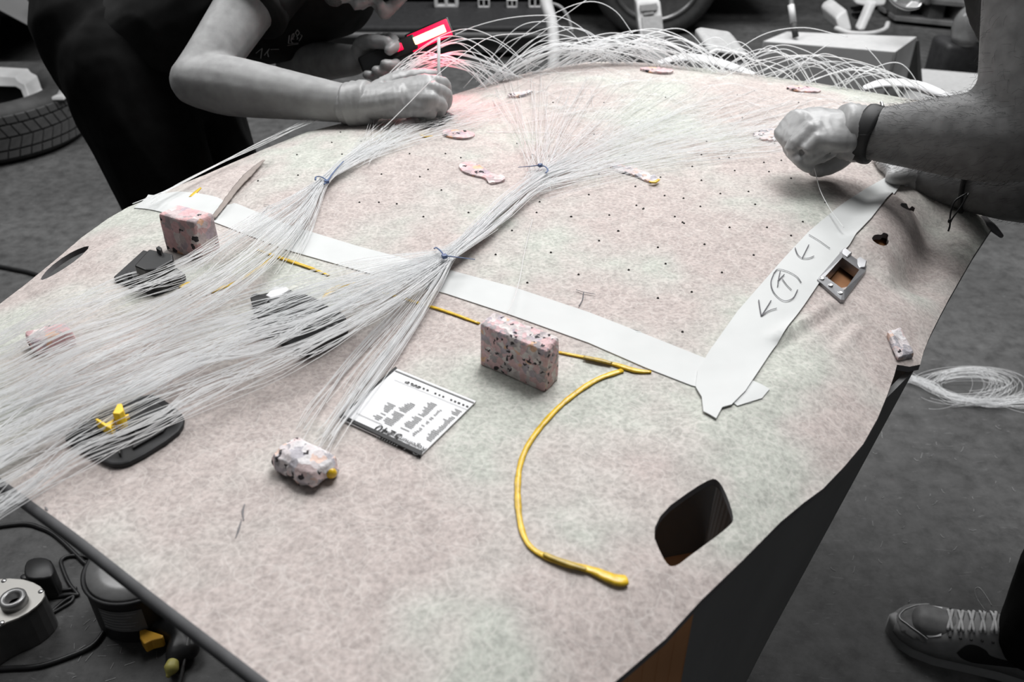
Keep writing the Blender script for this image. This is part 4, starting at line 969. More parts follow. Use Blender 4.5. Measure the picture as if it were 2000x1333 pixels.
loft(bm, [r1s, r1s.lerp(r1e, .5), r1e + (r1s - r1e).normalized() * .06, r1e], [.060, .058, .056, .050], n=18); ell(bm, r1e.lerp(r1s, .12) + (r1w - r1e) * .12, (.045, .045, .045))
loft(bm, [r1e, r1e.lerp(r1w, .25), r1e.lerp(r1w, .65), r1w], [.050, .052, .040, .0285], n=18)
loft(bm, [r2s, r2s.lerp(r2e, .5), r2e], [.056, .050, .044], n=16); loft(bm, [r2e, r2e.lerp(r2w, .3), r2e.lerp(r2w, .65), r2w], [.045, .044, .036, .027], n=16)
hand_lofts(bm, r1w, K3, F3, T3, .82); hand_lofts(bm, r2w, K4, F4, T4, .84)
for h, k, a in ((hip_a, kneeA, ank), (hip_b, knee_b, ank_b)):
    loft(bm, [rp, h], [.09, .085]); loft(bm, [h, h.lerp(k, .5), k], [.085, .07, .052]); loft(bm, [k, k.lerp(a, .35), a], [.052, .054, .038]); loft(bm, [a + fx * -.04 + Vector((0, 0, -.04)), a + fx * .15 + Vector((0, 0, -.045))], [(.03, .028), (.034, .02)])
man2 = thing('person', (rp.x, rp.y, 0), 'man leaning in from the right with hairy forearms and a black wrist strap', 'person')
body2 = organic(bm, .0045, 4); b2o = put('body', body2, SKIN2, man2)
bm = bmesh.new(); ell(bm, (0, -.026, .058), (.083, .094, .084), HM2); put('hair', organic(bm, .005, 2, .004, 60), HAIR, man2)
bm = bmesh.new()
loft(bm, [rp + (rp - rch) * .1, rp, rp.lerp(rch, .5), rch, rch.lerp(rnk, .7)], [(.17, .125), (.17, .122), (.16, .12), (.185, .13), (.095, .085)], up=(-.7, 0, .7), n=24)
loft(bm, [rch.lerp(r1s, .3), r1s, r1s.lerp(r1e, .22)], [.105, .084, .078], n=18); loft(bm, [rch.lerp(r2s, .3), r2s, r2s.lerp(r2e, .42)], [.105, .084, .070], n=18)
put('t_shirt', organic(bm, .007, 5, .008, 10), SHIRT, man2)
bm = bmesh.new(); loft(bm, [rp + Vector((-.02, 0, .05)), rp, rp + Vector((0, 0, -.10))], [(.13, .16), (.13, .17), (.12, .16)], up=(0, 1, 0), n=20)
for h, k, a in ((hip_a, kneeA, ank), (hip_b, knee_b, ank_b)):
    loft(bm, [rp.lerp(h, .5), h], [.12, .112]); loft(bm, [h, h.lerp(k, .5), k, k.lerp(a, .45), k.lerp(a, .8), a + Vector((0, 0, .0))], [.112, .10, .084, .074, .070, .062], n=18)
put('trousers', organic(bm, .006, 4, .010, 11, (1, 1, .45)), TROU, man2)
for kk, (W, K, Fi, T, v, lb) in enumerate(((r1w, K3, F3, T3, .0021, 'latex glove pinching a fibre'), (r2w, K4, F4, T4, .0024, 'latex glove in shade below the other arm'))):
    bm = bmesh.new(); hand_lofts(bm, W, K, Fi, T, 1.0, web=(kk == 0)); loft(bm, [W, W.lerp(K[1], .3), W.lerp(K[1], .6)], [(.031, .030), (.033, .024), (.034, .020)], n=18)
    put('glove', organic(bm, v, 8, .0008, 70, (1.6, .5, .5)), GLOVE, man2, label=lb)
    wa = (K[1] - W).normalized()
    put('glove_cuff', lathe([(.0285, -.008), (.0338, -.007), (.0350, -.002), (.0334, .001), (.0349, .005), (.0333, .009), (.0346, .013), (.0331, .017), (.0338, .022), (.029, .030)], W, wa, 36), GLOVE, man2)
# wrist strap, cord bracelet
wa = (r1w - r1e).normalized(); wp = r1w - wa * .012
put('wrist_strap', lathe([(.0300, -.011), (.0345, -.011), (.0360, -.006), (.0360, .007), (.0345, .011), (.0300, .011)], wp, (wa + Vector((0, .15, .28))).normalized(), 40), BLKS, man2, label='black rubber wrist strap')
put('strap_pin', tubes([[tuple(V(1721, 199, 1.05)), tuple(V(1728, 217, 1.045))]], .0018, 8), STEEL, man2)
wa2 = (r2w - r2e).normalized(); bp_ = r2w.lerp(r2e, .40)
br2 = put('cord_bracelet', lathe([(.037, -.003), (.0415, -.0025), (.0425, 0), (.0415, .0025), (.037, .003)], bp_, wa2, 36), BLK, man2)
bt = V(1888, 385, 1.085)
for q in ([(1888,378),(1866,392),(1858,410),(1855,430)], [(1892,378),(1878,402),(1862,424),(1856,434)], [(1856,430),(1855,442),(1852,452)]):
    c = crom(q, 14); put('cord', tubes([PD(c[:, 0], c[:, 1], 1.075)], .0011, 6), BLK, br2)
put('knot', lathe([(.0001, -.003), (.002, -.002), (.0024, 0), (.002, .002), (.0001, .003)], V(1855, 432, 1.075), n=12), BLK, br2)
# forearm hair: loose strands, nobody could count them
bvh2 = BVHTree.FromPolygons([v.co + wloc(b2o) for v in body2.vertices], [p.vertices[:] for p in body2.polygons])
hl = []; rh = np.random.default_rng(5)
for (a, b_, n) in ((r1w, r1e, 1300), (r1e, r1s, 420), (r2w, r2e, 380)):
    ax = (a - b_).normalized(); s1 = ax.orthogonal().normalized(); s2 = ax.cross(s1)
    for _ in range(n):
        t = rh.uniform(.10, 1.0); g = rh.uniform(0, 6.283); d = s1 * math.cos(g) + s2 * math.sin(g); o = a.lerp(b_, t)
        h = bvh2.ray_cast(o + d * .12, -d, .12)
        if h[0] is None: continue
        p, nrm = h[0], h[1]; l = rh.uniform(.006, .013); q = ax * rh.uniform(.5, .9) + Vector(rh.normal(0, .22, 3)) + Vector((0, 0, -.15))
        hl.append([p - nrm * .0004, p + nrm * l * .28 + q * l * .35, p + nrm * l * .36 + q * l * .75, p + nrm * l * .30 + q * l])
put('arm_hair', tubes([np.array([tuple(v) for v in P]) for P in hl], .00011, 3), HAIR, man2, kind='stuff')
# shoe (worn: a part of him)
fs = Vector((-fx.y, fx.x, 0)); fs = -fs if fs.y > 0 else fs       # fs points to the camera's side
def fp(x, s, z): return heel + fx * x + fs * s + Vector((0, 0, z))
Lf = flen
def outline(x):  # half widths along the shoe
    return float(np.interp(x / Lf, [0, .06, .2, .4, .6, .74, .86, .94, .985, 1.0], [.016, .030, .034, .034, .041, .046, .043, .033, .018, .004]))
def shoe_shell(x0, x1, zb, zt, grow, n=40):
    bm = bmesh.new(); rows = []
    for i in range(n + 1):
        x = x0 + (x1 - x0) * i / n; wv = outline(min(max(x, 0), Lf)) + grow; zz = zt(x / Lf) if callable(zt) else zt; row = []
        for j in range(17):
            a = math.pi * j / 16; sx = math.cos(a); sz = math.sin(a)
            row.append(bm.verts.new(fp(x, wv * (abs(sx) ** .7) * (1 if sx > 0 else -1), zb + (zz - zb) * sz ** .75)))
        rows.append(row)
    for A_, B_ in zip(rows, rows[1:]):
        for j in range(16): bm.faces.new((A_[j], A_[j + 1], B_[j + 1], B_[j]))
        bm.faces.new((A_[16], A_[0], B_[0], B_[16]))
    bm.faces.new(rows[0]); bm.faces.new(rows[-1]); return bm_mesh(bm)
ztop = lambda u: float(np.interp(u, [0, .15, .35, .48, .62, .75, .85, .93, 1.0], [.085, .092, .098, .088, .068, .054, .046, .038, .022]))
up_ = shoe_shell(0.004, Lf - .006, .016, ztop, 0.0); shoe_o = put('shoe_upper', up_, CANV, man2, label='pale leather sneaker on the floor')
ubvh = BVHTree.FromPolygons([v.co + wloc(shoe_o) for v in up_.vertices], [p.vertices[:] for p in up_.polygons])
put('shoe_sole', shoe_shell(-.004, Lf + .003, -.026, .030, .0045), RUBW, man2)
def on_shoe(x, s, off=.0008):
    o = fp(x, s, .2); h = ubvh.ray_cast(o, Vector((0, 0, -1))); return h[0] + h[1] * off if h[0] else fp(x, s, .03)
def shoe_patch(polyxs, off, mat, name):
    P = densify(np.array(polyxs, float), .004); vv, ff = surf_patch(P, .004, lambda x, y: x * 0)
    vv = np.array([tuple(on_shoe(a, b, off)) for a, b, _ in vv]); return put(name, mesh_vf(vv, ff), mat, man2)
shoe_patch([(Lf * .74, -.030), (Lf * .74, .030), (Lf * .80, .034), (Lf * .865, .022), (Lf * .885, 0), (Lf * .865, -.022), (Lf * .80, -.034)], .0010, CANVL, 'toe_box')
shoe_patch([(Lf * .80, -.040), (Lf * .865, -.026), (Lf * .89, 0), (Lf * .865, .026), (Lf * .80, .040), (Lf * .87, .037), (Lf * .94, .026), (Lf * .975, 0), (Lf * .94, -.026), (Lf * .87, -.037)], .0012, SUEDE, 'toe_guard')
put('toe_piping', tubes([[tuple(on_shoe(Lf * (.955 - .15 * (abs(t) / 1.0) ** 1.8), .030 * t + .006 * (1 if t > 0 else -1) * abs(t), .002)) for t in np.linspace(-1, 1, 26)]], .0010, 5), LACE, man2)
for i in range(6):
    u = .70 - .052 * i
    for d_ in (0, 1):
        c = [tuple(on_shoe(Lf * (u + .012 * (1 - 2 * d_) * t), .021 * t, .003)) for t in np.linspace(-1, 1, 11)]
        put('lace', tubes([c], .0024, 6, flat=.55), LACE, man2)
    for s_ in (-1, 1):
        p = on_shoe(Lf * (u - .004), .029 * s_, .0006); put('eyelet', lathe([(.0001, .0006), (.0022, .0004), (.0024, -.001)], p, n=10), PRINT, man2)
# curved emblem on the camera side of the shoe
sw_t = [(.64, .040), (.61, .053), (.56, .058), (.51, .055), (.47, .047), (.36, .046), (.22, .056), (.10, .066)]
sw_b = [(.10, .064), (.22, .050), (.36, .035), (.47, .028), (.55, .025), (.61, .029), (.645, .037)]
def side(x, z, off=.0012):
    o = fp(x * Lf, .12, z); h = ubvh.ray_cast(o, -fs); return (h[0] + h[1] * off) if h[0] else fp(x * Lf, .04, z)
pa = crom(sw_t, 26); pb = crom(sw_b[::-1], 26); bm = bmesh.new(); rw = []
for a_, b_ in zip(pa, pb): rw.append([bm.verts.new(side(*(a_ * (1 - t) + b_ * t))) for t in (0, .33, .67, 1)])
for A_, B_ in zip(rw, rw[1:]):
    for j in range(3): bm.faces.new((A_[j], A_[j + 1], B_[j + 1], B_[j]))
put('side_emblem', bm_mesh(bm), BLK, man2, label='black curved side emblem')
lc = [V(1925, 1195, 1.36), V(1908, 1170, 1.37), V(1905, 1152, 1.375), V(1914, 1150, 1.37), V(1930, 1172, 1.36), V(1937, 1185, 1.355)]
c = crom([tuple(p) for p in lc], 24); put('heel_loop', tubes([c], .0010, 5), LACE, man2)
bm = bmesh.new(); loft(bm, [ank_b + Vector((.07, 0, -.045)), ank_b + Vector((-.05, 0, -.045)), ank_b + Vector((-.17, 0, -.055))], [(.042, .042), (.046, .038), (.044, .028)]); put('shoe', organic(bm, .005, 3), CANV, man2)

# ------------------------------------------------------------------ tools on the floor, bottom left
le = thing('light_engine', G(20, 1215), 'grey metal light engine box with a round port on its lid, on the floor', 'light engine')
leb = [(-90,1250),(-95,1180),(-30,1134),(35,1130),(75,1142),(90,1160),(78,1180),(45,1205),(0,1222),(-60,1262)]
def fprism(poly, zt, z0, bev, taper=1.0, sm=1):
    P = np.array(rsmooth(poly, sm)); T = PZ(P[:, 0], P[:, 1], zt); c = T.mean(0); B = T.copy(); B[:, :2] = c[:2] + (T[:, :2] - c[:2]) * taper; B[:, 2] = z0
    return hull8([tuple(p) for p in B], [tuple(p) for p in T], bev)
LEH = .075
put('case', fprism(leb, LEH, 0, .002), plain('engine_case', (.055, .055, .055), .5, .2, 30), le, smooth=False)
put('lid', fprism([(x, y - 1) for x, y in leb], LEH + .003, LEH - .001, .001), plain('engine_lid', (.34, .33, .31), .4, .05, 20, metal=.3), le, smooth=False, label='pale metal lid')
p = G(30, 1180, LEH + .002); put('port', lathe([(.0105, .001), (.0105, .014), (.0125, .0165), (.0185, .0165), (.020, .014), (.020, 0)], p, n=36), plain('port_metal', (.22, .22, .22), .35, .1, 20, metal=.6), le, label='round light port')
for q in ((8, 1136), (80, 1157), (4, 1218)): put('screw', lathe([(.0001, .003), (.003, .0028), (.0042, .0015), (.0044, 0)], G(q[0], q[1], LEH + .002), n=14), STEEL, le)
def cable(pts, r, label, z=None, mat=BLK, **t):
    c = crom(pts, 50); P = PZ(c[:, 0], c[:, 1], r + 0 * c[:, 0] + (z or 0)); return put('cable', tubes([P], r, 8), mat, None, label=label, cat='cable', **t)
cable([(-40,1310),(20,1306),(75,1302),(130,1285),(180,1262),(205,1230),(212,1205),(240,1190),(290,1178)], .0042, 'black cable curving across the floor to the glue gun')
cable([(-20,1032),(20,1026),(50,1024),(75,1030),(110,1048),(170,1105)], .004, 'black cable on the floor just under the near headliner edge')
cable([(240,1120),(190,1095),(160,1087),(135,1087),(120,1095),(122,1110),(135,1140),(152,1162),(140,1162),(110,1166),(88,1168)], .0035, 'black cable looping between the canister and the light engine')
cable([(150,1150),(120,1154),(90,1157),(60,1160)], .003, 'short black cable behind the light engine'); cable([(148,1163),(125,1175),(105,1192),(95,1202),(120,1188),(140,1175),(145,1160)], .003, 'thin black cable loop beside the light engine')
cable([(-30,518),(0,521),(30,527),(55,532),(80,540)], .006, 'thick black cable crossing the floor at the far left')
pb_ = thing('pedal_switch', G(72, 1115), 'black rounded foot switch lying behind the light engine', 'switch')
put('shell', fprism([(48,1100),(60,1090),(85,1088),(103,1096),(106,1120),(95,1130),(55,1132),(46,1122)], .055, 0, .006), BLK, pb_)
put('foot', fprism([(36,1126),(50,1118),(58,1128),(44,1134)], .02, 0, .003), BLK, pb_)
tin = thing('paint_tin', G(235, 1195), 'dark round tin with a white printed label standing under the headliner edge', 'tin')
tc0 = G(290, 1180) ; put('drum', lathe([(.0001, 0), (.078, 0), (.08, .004), (.08, .090), (.083, .096), (.078, .098), (.076, .092), (.0001, .090)], tc0, n=48), BLKS, tin)
put('lid', lathe([(.0001, .100), (.05, .106), (.074, .100), (.076, .092)], tc0, n=48), plain('tin_lid', (.16, .16, .16), .3, .2, 40), tin)
dcam = (Vector((0, 0, 0)) - Vector((tc0.x, tc0.y, 0))).normalized(); a0 = math.atan2(dcam.y, dcam.x) 
bm = bmesh.new(); cols = [[bm.verts.new(tc0 + Vector((.0806 * math.cos(a), .0806 * math.sin(a), z))) for z in (.03, .078)] for a in np.linspace(a0 - 1.05, a0 - .15, 14)]
for A_, B_ in zip(cols, cols[1:]): bm.faces.new((A_[0], B_[0], B_[1], A_[1]))
put('label', bm_mesh(bm), plain('tin_label', (.13, .13, .13), .7, .05), tin)
LB = []
for k in range(6):
    z = .072 - .007 * k; LB.append([tuple(tc0 + Vector((.0810 * math.cos(a), .0810 * math.sin(a), z))) for a in np.linspace(a0 - 1.0, a0 - (.25 + .1 * (k % 3)), 10)])
put('label_print', tubes(LB, .0011, 4, flat=.4), plain('label_ink', (.30, .30, .30), .7), tin, kind='stuff')
gg = thing('glue_gun', G(300, 1260), 'black hot glue gun with an orange trigger lying on the floor', 'glue gun')
bm = bmesh.new(); loft(bm, [G(240, 1215, .02), G(295, 1212, .02), G(350, 1236, .02), G(368, 1268, .02)], [.018, .020, .022, .018], n=16); loft(bm, [G(356, 1250, .02), G(346, 1278, .018), G(336, 1300, .014)], [.020, .018, .011]); put('shell', organic(bm, .003, 3), BLK, gg)
put('trigger', fprism([(272,1232),(284,1229),(319,1241),(316,1247),(295,1252),(281,1259),(273,1247)], .034, .012, .002, sm=0), YELD, gg, smooth=False, label='orange plastic trigger')
bm = bmesh.new(); loft(bm, [G(337, 1298, .02), G(334, 1308, .018), G(329, 1320, .014)], [.010, .011, .004]); put('nozzle', bm_mesh(bm), plain('glue_stick', (.34, .31, .08), .5), gg, label='yellowish glue tip')
put('rod', tubes([[tuple(G(372, 1235, .05)), tuple(G(358, 1300, .01)), tuple(G(350, 1345, .004))]], .003, 8), plain('rod_grey', (.09, .09, .09), .4), gg)
ss = []
for i in range(26):
    x, y = rg.uniform(120, 350), rg.uniform(1190, 1333); a = rg.normal(-.6, .5); l = rg.uniform(6, 26); ss.append(PZ(np.array([x, x + l * math.cos(a) * .5, x + l * math.cos(a)]), np.array([y, y + l * math.sin(a) * .5, y + l * math.sin(a)]), .001))
for i in range(40):
    x, y = rg.uniform(1560, 1990), rg.uniform(820, 1180); a = rg.uniform(0, 3); l = rg.uniform(4, 14); ss.append(PZ(np.array([x, x + l * math.cos(a) * .5, x + l * math.cos(a)]), np.array([y, y + l * math.sin(a) * .5 + 2, y + l * math.sin(a)]), .001))
put('fibre_clippings', tubes(ss, .0004, 3), plain('clipping', (.35, .35, .35), .5), None, label='tiny fibre clippings scattered over the concrete floor', cat='fibres', kind='stuff')

# ------------------------------------------------------------------ background
# tyre lying flat at the left
tyc = Vector(PD(-5, 262, 3.28)); tyc.z = 0; TR, TW = .335, .20
ty = thing('tyre', tyc, 'black car tyre lying flat on the floor at the far left', 'tyre')
put('carcass', lathe([(.20, .03), (.24, .008), (.29, .0), (.315, .012), (.325, .03), (.328, .1), (.325, .17), (.315, .188), (.29, .2), (.24, .192), (.20, .17), (.19, .1), (.20, .03)], tyc, n=64), RUB, ty)
bm0 = {}
def lug(row, ang, z0, z1, dz, wid):
    bm = bmesh.new(); vs = []
    for rr in (.3245, .3345):
        for a, z in ((ang, z0), (ang + wid, z0), (ang + wid + dz, z1), (ang + dz, z1)): vs.append(bm.verts.new((rr * math.cos(a), rr * math.sin(a), z)))
    for q in ((0, 3, 2, 1), (4, 5, 6, 7), (0, 1, 5, 4), (1, 2, 6, 5), (2, 3, 7, 6), (3, 0, 4, 7)): bm.faces.new([vs[i] for i in q])
    return bm_mesh(bm)
proto = [lug(0, 0, .030, .052, .02, .10), lug(1, 0, .060, .096, .05, .10), lug(2, 0, .104, .140, -.05, .10), lug(3, 0, .148, .172, -.02, .10)]
for me in proto: me.materials.append(plain('rubber_lug', (.05, .05, .05), .8, .2, 30))
for a in np.arange(-2.6, .2, .115):
    for r_, me in enumerate(proto):
        o = bpy.data.objects.new('tread_block', me); o.rotation_euler = (0, 0, a + .03 * r_); link(o, ty)
# parts lying on the tyre
bk = thing('bumper_shell', Vector((tyc.x - .05, tyc.y - .05, .2)), 'pale curved bumper shell resting on the lying tyre', 'bumper')
def slab(poly, d0, th, mat, name, parent, bev=.004, **t):
    P = np.array(poly, float); A_ = PD(P[:, 0], P[:, 1], d0); 
    n_ = Vector((0, -cP * 0 - 1, 0)); B_ = A_ + np.array([0, th, 0]); return put(name, hull8([tuple(p) for p in B_], [tuple(p) for p in A_], bev), mat, parent, smooth=False, **t)
slab([(-40,146),(30,150),(36,158),(48,164),(54,180),(58,192),(126,188),(126,196),(48,197),(40,176),(30,170),(-40,168)], 3.1, .10, LITE, 'rim', bk)
slab([(108,190),(120,165),(126,166),(115,190)], 3.12, .03, LITE, 'strut', bk)
slab([(-30,168),(44,172),(50,197),(130,195),(135,215),(130,224),(-30,224)], 3.16, .12, BLK, 'inner_tray', bk)
slab([(-20,207),(22,208),(24,217),(-20,216)], 3.08, .03, WHITE, 'bright_strip', bk); slab([(-20,222),(5,224),(22,229),(6,233),(-20,230)], 3.06, .02, LITE, 'bright_strip', bk)
cb = thing('car_bonnet', PD(40, 30, 2.9), 'dull grey car bonnet panel leaning at the top left corner', 'car panel')
slab([(-60,-20),(-60,-80),(90,-80),(108,0),(130,26),(136,48),(114,86),(60,54),(0,22)], 2.9, .03, CARG, 'skin', cb)
for q in ((62, -2), (86, -1)): put('hinge', lathe([(.0001, .01), (.012, .008), (.014, 0)], V(q[0], q[1], 2.86), (0, -1, 0), 14), STEEL, cb)
hulk = thing('car', (-3.6, 4.7, 0), 'dark car body in shadow behind the lying tyre', 'car')
bm = bmesh.new(); boxbm(bm, (-3.63, 4.7, .62), (3.2, 1.5, .80)); bevel_bm(bm, .12, 4); put('body', bm_mesh(bm), CARP, hulk)
bm = bmesh.new(); boxbm(bm, (-3.63, 4.75, 1.22), (2.0, 1.35, .44)); bevel_bm(bm, .14, 4); put('cabin', bm_mesh(bm), BLKS, hulk)
for x in (-2.6, -4.6): put('wheel', lathe([(.0001, .12), (.2, .12), (.22, .14), (.30, .14), (.325, .10), (.325, -.06), (.0001, -.06)], (x, 3.98, .325), (0, -1, 0), 40), RUB, hulk)

# dark bench with a row of small pale crates, behind the lamp
bn = thing('low_workbench', (-.52, 4.4, 0), 'dark low workbench behind the red lamp carrying a row of pale sockets', 'workbench')
put('top', box_mesh((-.52, 4.42, .135), (1.4, .5, .03), None, .01), BLKS, bn, smooth=False)
put('front_panel', box_mesh((-.52, 4.20, .07), (1.36, .03, .09), None, .006), plain('bench_front', (.03, .03, .03), .45, .4, 6), bn, smooth=False)
put('front_rail', box_mesh((-.52, 4.16, .115), (1.4, .03, .02), None, .006), plain('bench_rail', (.10, .10, .10), .4, .3, 6), bn, smooth=False)
for x in (-1.15, .1): put('leg', box_mesh((x, 4.42, .06), (.08, .45, .12), None, .008), BLKS, bn, smooth=False)
def window_crate(px, d, wpx, label):
    c = V(px, 4, d); wv = wpx * d / F; c.z = .15 + wv * .43; t = thing('socket_box', c, label, 'box', 'pale socket boxes on the low workbench')
    for sx in (-.5, 0, .5): put('upright', box_mesh(c + Vector((sx * wv, 0, .0)), (wv * .16, .05, wv * .75), None, .004), LITE, t, smooth=False)
    for sz in (-.36, .36): put('crossbar', box_mesh(c + Vector((0, 0, sz * wv)), (wv * 1.14, .05, wv * .14), None, .004), LITE, t, smooth=False)
    put('back', box_mesh(c + Vector((0, .04, 0)), (wv, .03, wv * .8), None, .003), RUB, t, smooth=False)
window_crate(872, 4.35, 40, 'pale socket box straight above the lamp head, widest of the row'); window_crate(945, 4.35, 20, 'pale socket box second in the row from the lamp')
window_crate(1000, 4.35, 18, 'pale socket box third in the row from the lamp'); window_crate(1045, 4.35, 22, 'pale socket box next to the curved white bumper')
# white curved bumper strip and dark car with wheel
wb = thing('bumper_strip', PD(1075, 40, 3.6), 'white curved bumper strip standing upright behind the fibre arches', 'bumper')
bm = bmesh.new(); loft(bm, [V(1062, -30, 3.6), V(1068, 10, 3.6), V(1078, 45, 3.6), V(1082, 95, 3.6), V(1080, 140, 3.6)], [(.026, .02), (.026, .02), (.024, .02), (.024, .02), (.024, .02)], n=12); put('strip', bm_mesh(bm), LITE, wb)
bm = bmesh.new(); loft(bm, [V(1075, 6, 3.62), V(1095, 14, 3.62), V(1110, 35, 3.62), V(1118, 62, 3.62)], [.006, .007, .006, .004], n=8); put('edge_arc', bm_mesh(bm), plain('arc_grey', (.2, .2, .2), .5), wb)
car = thing('car', (-.2, 5.6, 0), 'black car with a spoked alloy wheel behind the pale box', 'car')
whc = V(1272, 84, 4.55); WR = .33; whc.z = max(whc.z, .30)
bm = bmesh.new(); boxbm(bm, (-.2, whc.y + 1.0, .60), (3.3, 1.75, .74)); bevel_bm(bm, .10, 4); put('body', bm_mesh(bm), CARP, car)
bm = bmesh.new(); boxbm(bm, (-.7, whc.y + 1.0, 1.15), (1.9, 1.5, .5)); bevel_bm(bm, .16, 4); put('cabin', bm_mesh(bm), BLKS, car)
put('sill_trim', box_mesh((whc.x + .72, whc.y + .11, .36), (.9, .03, .016), Matrix.Rotation(.03, 3, 'Y'), .004), plain('trim_shine', (.16, .16, .16), .3, .5, 8), car, smooth=False)
put('sill_trim', box_mesh((whc.x + .95, whc.y + .10, .43), (.22, .03, .022), Matrix.Rotation(-.06, 3, 'Y'), .004), LITE, car, smooth=False)
wl = put('tyre', lathe([(WR * .72, .11), (WR * .80, .13), (WR * .95, .12), (WR, .08), (WR, -.09), (WR * .7, -.09)], (whc.x, whc.y + .08, whc.z), (0, -1, 0), 56), RUB, car)
put('rim', lathe([(WR * .60, .02), (WR * .66, .11), (WR * .70, .125), (WR * .73, .115), (WR * .74, .03)], (whc.x, whc.y + .08, whc.z), (0, -1, 0), 56), plain('rim_alloy', (.16, .16, .16), .3, .3, 12, metal=.7), car)
put('hub', lathe([(.0001, .10), (.04, .098), (.05, .08), (.05, .0)], (whc.x, whc.y + .08, whc.z), (0, -1, 0), 24), plain('hub_grey', (.10, .10, .10), .4, .3, 12, metal=.5), car)
for k in range(5):
    a = k * 2 * math.pi / 5 + .35
    for da in (-.13, .13):
        d1 = Vector((math.cos(a), 0, math.sin(a))); d2 = Vector((math.cos(a + da), 0, math.sin(a + da))); c0 = Vector((whc.x, whc.y, whc.z))
        bm = bmesh.new(); loft(bm, [c0 + d1 * .045, c0 + d2 * WR * .66], [(.012, .014), (.009, .012)], n=8); put('spoke', bm_mesh(bm), plain('spoke_alloy', (.09, .09, .09), .35, .3, 12, metal=.5), car)
cn = thing('canister', V(1272, 120, 3.9), 'white canister with a dark printed label in front of the black car wheel', 'canister')
cq = [(1243,6),(1248,2),(1284,-1),(1290,4),(1294,40),(1302,110),(1304,150),(1262,150),(1256,100),(1246,40)]
slab(cq, 3.9, .10, LITE, 'shell', cn, .008)
slab([(1249,11),(1283,7),(1286,15),(1282,20),(1252,22)], 3.885, .01, PRINTG, 'label', cn, .001); slab([(1257,26),(1277,23),(1278,27),(1258,30)], 3.885, .01, PRINTG, 'label', cn, .001)
slab([(1253,34),(1293,30),(1300,120),(1262,120)], 3.888, .01, plain('canister_sleeve', (.26, .26, .26), .6), 'sleeve', cn, .001)
# pale cardboard box
bx = thing('cardboard_box', PD(1640, 130, 2.6), 'pale closed cardboard box standing behind the right half of the headliner', 'box')
zt = .38
TB = [G(1490, 83, zt), G(1748, 104, zt), G(1790, 74, zt), G(1536, 64, zt)]
BB = [Vector((p.x, p.y, 0)) for p in TB]
bm = bmesh.new()
def wall(a, b, a2, b2, mat, name, th=.006):
    n_ = (b - a).cross(Vector((0, 0, 1))).normalized() * th; put(name, hull8([a2, b2, b2 - n_, a2 - n_], [a, b, b - n_, a - n_], .001), mat, bx, smooth=False)
bm.free()
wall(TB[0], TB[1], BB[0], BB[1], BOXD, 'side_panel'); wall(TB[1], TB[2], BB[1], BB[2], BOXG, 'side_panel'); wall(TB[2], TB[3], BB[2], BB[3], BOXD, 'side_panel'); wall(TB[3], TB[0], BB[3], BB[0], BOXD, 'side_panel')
u_ = Vector((0, 0, .004)); put('lid_flap', hull8([p for p in TB], [p + u_ for p in TB], .001), plain('lid_board', (.40, .40, .40), .8, .05), bx, smooth=False)
e1 = (TB[2] - TB[1]).normalized()
put('side_flap', hull8([TB[2] + Vector((.002, .0, -.01)), TB[2] + Vector((.06, .02, -.17)), TB[2] + Vector((.03, .06, -.20)), TB[2] + Vector((-.02, .05, -.02))], [TB[2] + Vector((.012, .0, -.008)), TB[2] + Vector((.075, .02, -.17)), TB[2] + Vector((.045, .06, -.20)), TB[2] + Vector((-.01, .05, -.018))], .001), plain('flap_dark', (.06, .06, .06), .8), bx, smooth=False)
put('edge_seam', tubes([[tuple(TB[1] + Vector((.0, -.004, .0))), tuple(BB[1] + Vector((0, -.004, 0)))]], .005, 6), PRINT, bx)
bx2 = thing('carton_lid', G(1850, 165, .15), 'flat pale carton beside the right man\'s elbow, lower than the closed box', 'box')
T2_ = [G(1760, 196, .2), G(1905, 215, .2), G(1935, 148, .2), G(1795, 136, .2)]; B2_ = [Vector((p.x, p.y, 0)) for p in T2_]
put('tray', hull8(B2_, T2_, .004), BOXG, bx2, smooth=False); put('top_sheet', hull8(T2_, [p + Vector((0, 0, .004)) for p in T2_], .001), plain('tray_top', (.36, .36, .36), .8, .06), bx2, smooth=False)
# thin white plastic trim lying behind the far rim
wt = thing('plastic_trim', V(1500, 150, 1.62), 'glossy white curved plastic trim lying just behind the far rim', 'trim')
for pts_, nm in ((((1285,124),(1330,114),(1380,118),(1430,132),(1470,146)), 'strip'), (((1690,172),(1730,163),(1790,168),(1840,186),(1880,206)), 'strip')):
    bm = bmesh.new(); loft(bm, [V(x, y, edge_d(min(x, 1900)) + .05) for x, y in pts_], [(.012, .004), (.02, .006), (.02, .007), (.018, .006), (.012, .004)], n=12); put(nm, bm_mesh(bm), WHITE, wt)
gt = thing('grey_tray', V(1430, 120, 1.85), 'translucent grey tray standing left of the pale box', 'tray')
slab([(1388,104),(1400,99),(1460,108),(1472,120),(1484,815),(1400,815)], 1.9, .20, plain('tray_grey', (.30, .30, .30), .5), 'wall', gt, .004); slab([(1386,103),(1400,97),(1462,106),(1474,119),(1470,121),(1458,110),(1402,102),(1390,107)], 1.89, .01, LITE, 'rim', gt, .001)
